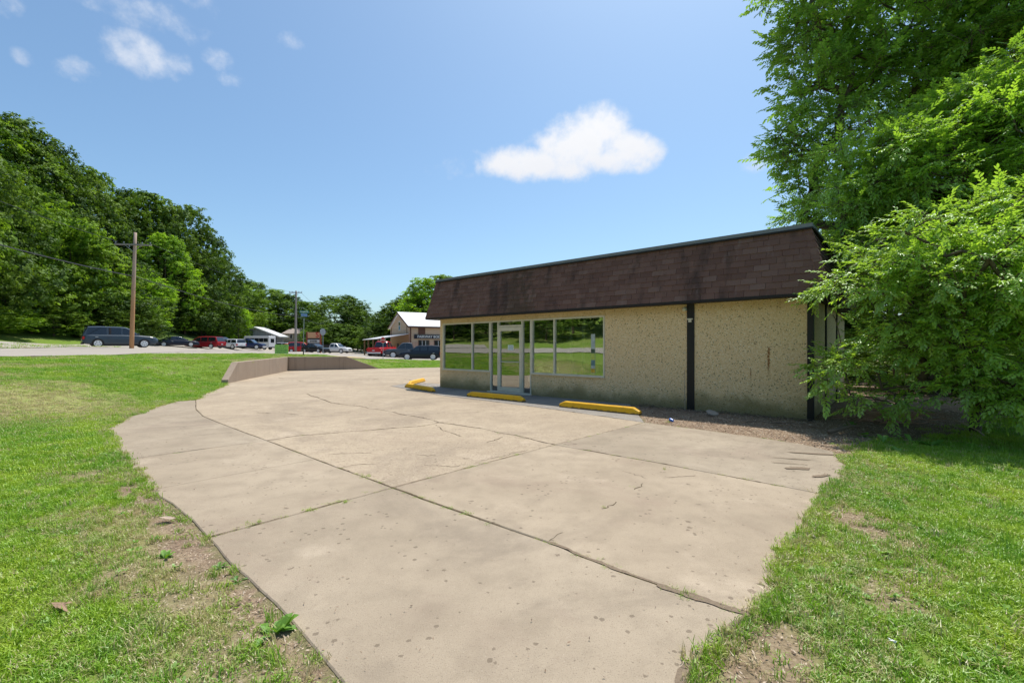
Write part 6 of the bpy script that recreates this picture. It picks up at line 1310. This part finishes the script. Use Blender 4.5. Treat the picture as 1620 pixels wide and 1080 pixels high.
# ---------------------------------------------------------------- litter, twigs and stones in the dirt strip
M['litterA'] = plain('dead_leaf', (.36, .235, .15), .9, var=.4, scale=30); M['litterB'] = plain('dead_leaf_pale', (.62, .49, .36), .9, var=.35, scale=30); M['stick'] = plain('dead_stick', (.20, .145, .10), .9, var=.3); M['palestick'] = plain('bleached_stick', (.45, .34, .26), .9)
def litter(name, seed, n, area, s, mats, label, z=.0, keep=None):
    r = np.random.default_rng(seed); x0, x1, y0, y1 = area; x = r.uniform(x0, x1, n); y = r.uniform(y0, y1, n)
    k_ = (dirtmask(x, y) > .5) & ~inpoly(x, y, LOT) & ~inpoly(x, y, foot) if keep is None else keep(x, y); x, y = x[k_], y[k_]; n = len(x)
    z_ = np.maximum(terr(x, y), -.03)+r.uniform(.002, .018, n); a = r.uniform(0, 6.28, n); l = s*r.uniform(.4, 1.4, n); w_ = l*r.uniform(.08, .40, n); tl_ = r.normal(0, .35, n); t2 = r.normal(0, .3, n)
    dx, dy = np.cos(a), np.sin(a); P0 = np.stack([x, y, z_], 1); D = np.stack([dx, dy, tl_], 1)*l[:, None]*.5; S = np.stack([-dy, dx, t2], 1)*w_[:, None]*.5
    V = np.stack([P0-D, P0-S, P0+D, P0+S], 1).reshape(-1, 3); me = npmesh(name, V, 4, np.arange(n*4).reshape(-1, 4), None)
    for m_ in mats: me.materials.append(m_)
    me.polygons.foreach_set('material_index', r.integers(0, len(mats), n).astype('i')); o = bpy.data.objects.new(name, me); COL.objects.link(o); tag(o, label, 'leaf litter', kind='stuff'); return o
litter('leaf_litter', 1, 70000, (2.2, 10.5, 5.4, 11.5), .035, [M['litterA'], M['litterB'], M['stick'], M['litterB']], 'dead leaves and bark chips along the foot of the store wall')
litter('dry_thatch', 2, 60000, (-5, .2, 1.2, 6.5), .018, [M['litterB'], M['litterA'], M['litterB']], 'dry thatch on the bare edge left of the slab')
litter('bark_chips', 5, 50000, (.8, 7.5, 1.2, 6.3), .022, [M['litterA'], M['litterB']], 'dry thatch and crumbs on bare spots right of the slab')
def onslab(x, y): return inpoly(x, y, LOT) & ~inpoly(x, y, foot) & (np.random.default_rng(3).random(len(x)) < np.exp(-np.minimum(dpoly(x, y, OPEN_R), dpoly(x, y, OPEN_EDGE))*2.2)*.9+.012+.75*np.exp(-dpoly(x, y, J1e)*22)+.35*np.exp(-np.minimum(dpoly(x, y, J1d), dpoly(x, y, J3))*30))
o = litter('blown_leaf_crumbs', 4, 22000, (-6, 7, 1.6, 12), .017, [M['litterA'], M['stick']], 'leaf crumbs and grit blown over the concrete', keep=onslab)
o.location.z = .006
def stick(a, b, label, r_=.012, mat='stick', seed=0, forks=2, name='fallen_branch', zz=.02, cat='branch', up=.05, group=None):
    r = random.Random(seed); a = Vector(a); b = Vector(b); n = 7; pts = []
    for i in range(n+1): t = i/n; pts.append(a+(b-a)*t+Vector((r.gauss(0, .02), r.gauss(0, .02), r.gauss(0, .008)+up*math.sin(math.pi*t)))*(b-a).length)
    m = MB().tube(pts, [r_*(1-.7*i/n) for i in range(n+1)], 7)
    for f in range(forks):
        i = r.randint(2, 5); d = (b-a).normalized(); side = Vector((-d.y, d.x, .25))*r.choice((-1, 1)); l = (b-a).length*r.uniform(.25, .5); m.tube([pts[i], pts[i]+(d*.6+side*.5)*l*.5, pts[i]+(d*.9+side*.8)*l], [r_*.55, r_*.4, r_*.15], 5)
    return m.build(name, M[mat], smooth=True, label=label, cat=cat, group=group)
def g3(px, py, z=.02): x, y = G(px, py, z); return (x, y, z)
GS = 'fallen branches in the dirt by the store corner'
stick(g3(1310,684,.04), g3(1392,674,.05), 'thick dark rotten branch lying just right of the store corner', .038, seed=1, forks=2, group=GS)
stick(g3(1218,668,.03), g3(1290,676,.03), 'dark branch along the wall base left of the corner', .016, seed=2, forks=3, group=GS)
stick(g3(1180,667,.03), g3(1238,671,.02), 'thin curled stick left of the dark branch by the wall', .010, seed=3, forks=2, group=GS)
stick(g3(1135,661,.03), g3(1153,667,.03), 'short pale forked stick beside the flat grey stone', .012, 'palestick', seed=4, forks=1, group=GS)
stick(g3(1395,652,.10), g3(1430,648,.18), 'pale bare branch on top of the brush pile', .013, 'palestick', seed=5, forks=3, group=GS, up=.1)
stick(g3(1380,658,.06), g3(1422,644,.16), 'second pale bare branch in the brush pile', .011, 'palestick', seed=6, forks=3, group=GS, up=.08)
stick(g3(1420,690,.02), g3(1330,700,.02), 'long thin twig lying across the shaded dirt', .007, seed=7, forks=2, group=GS)
stick(g3(1560,690,.02), g3(1480,660,.25), 'slender dead limb arching out of the shade at the right', .012, 'palestick', seed=8, forks=3, group=GS, up=.12)
stick(g3(1500,640,.1), g3(1448,622,.5), 'thin bare stem leaning under the leafy tree', .010, 'palestick', seed=9, forks=3, group=GS, up=.1)
M['redtwig'] = plain('reddish_twig', (.50, .30, .21), .9)
# tangle of twigs (brush pile)
r = random.Random(9); m = MB(); c0 = Vector((*G(1405,668), .03))
for i in range(220):
    a = r.random()*6.28; l = r.uniform(.12, .5); p_ = c0+Vector((r.gauss(0, .30), r.gauss(0, .22), r.uniform(0, .20))); d = Vector((math.cos(a), math.sin(a)*.7, r.uniform(-.1, .3)))*l
    m.tube([p_, p_+d*.5+Vector((0, 0, r.uniform(-.02, .04))), p_+d], [.009, .007, .003], 4)
m.build('brush_pile', M['redtwig'], label='tangled heap of bare reddish twigs beyond the store corner', cat='brush pile', kind='stuff')
r = random.Random(12); m = MB()
for i in range(160):
    t = r.random(); q = UV(3.8*t-.1, -.08-abs(r.gauss(0, .16))); a = r.random()*6.28; l = r.uniform(.06, .22); p_ = Vector((q[0], q[1], r.uniform(.0, .05)-.02)); d = Vector((math.cos(a), math.sin(a), r.uniform(-.1, .35)))*l
    m.tube([p_, p_+d*.5, p_+d], [.006, .005, .002], 4)
m.build('twig_litter', M['stick'], label='dark twigs heaped along the foot of the pebbly wall', cat='twigs', kind='stuff')
# dead vine up the downpipe post
vx, vy = UV(uP+.13, -.06)
MB().tube([(vx-.10, vy-.28, -.02), (vx-.03, vy-.1, .15), (vx, vy, .5), (vx+.004, vy+.02, .95)], [.009, .007, .006, .003], 6).build('dead_vine', M['palestick'], smooth=True, label='thin dead vine stem climbing beside the black post', cat='vine')
# flat stone, blue cup, papers
m = MB(); m.prism([(-.16,-.05),(-.08,-.11),(.05,-.10),(.15,-.03),(.12,.08),(.0,.12),(-.12,.08)], 0, .03); o = m.build('flat_stone', plain('flat_stone', (.42, .35, .30), .9), bevel=.006, label='flat grey-tan slab of stone leaning in the litter near the post', cat='stone'); o.location = (*G(1127,656), .03); o.rotation_euler = (R(24), R(6), R(20))
m = MB(); m.tube([(0, 0, 0), (.055, 0, .012), (.075, 0, .015)], [.026, .034, .035], 14); o = m.build('blue_cup', plain('blue_plastic', (.03, .16, .62), .3), label='small crushed blue plastic cup in the leaf litter', cat='cup'); o.location = (*G(1065,667), .02); o.rotation_euler.z = 2.2
for i, (a, b, lb) in enumerate([(262,822,'pale scrap of torn cardboard on the bare edge at the left'), (100,962,'small heap of dead leaves in the left lawn'), (1410,1018,'bit of white litter in the right lawn')]):
    rr = random.Random(i); x, y = G(a, b); m = MB()
    vs_ = [(rr.uniform(-.07, .07)+.05*math.cos(t), .05*math.sin(t)+rr.uniform(-.015, .015), rr.uniform(.01, .045)) for t in [q*.9 for q in range(7)]]
    m.add([(0, 0, .03)]+vs_, [(0, q+1, (q+1) % 7+1) for q in range(7)]); o = m.build(['cardboard_scrap', 'dead_leaf_heap', 'paper_scrap'][i], M[['palestick', 'litterA', 'white'][i]], label=lb, cat=['scrap', 'leaves', 'scrap'][i]); o.location = (x, y, tz(x, y)+.015); o.scale = (.9, .9, 1) if i < 2 else (.3, .3, .5)
for i in range(7):
    rr = random.Random(i+50); a, b = rr.choice([(1110,664),(1150,668),(1090,670),(1200,676),(1060,662),(1250,684)]); x, y = G(a+rr.uniform(-30, 30), b+rr.uniform(-3, 5)); s = rr.uniform(.012, .03)
    m = MB(); m.prism([(s*math.cos(q*1.05)*rr.uniform(.7, 1.2), s*math.sin(q*1.05)*rr.uniform(.6, 1.1)) for q in range(6)], 0, s*.8); o = m.build('pebble', M['palestick'], label='pale pebble in the leaf litter by the wall', cat='stone', group='pebbles in the dirt strip'); o.location = (x, y, .0)
for _o in bpy.data.objects:
    if _o.name.startswith('apron'): pass
print('tufts', ng_, 'objects', len(bpy.data.objects))
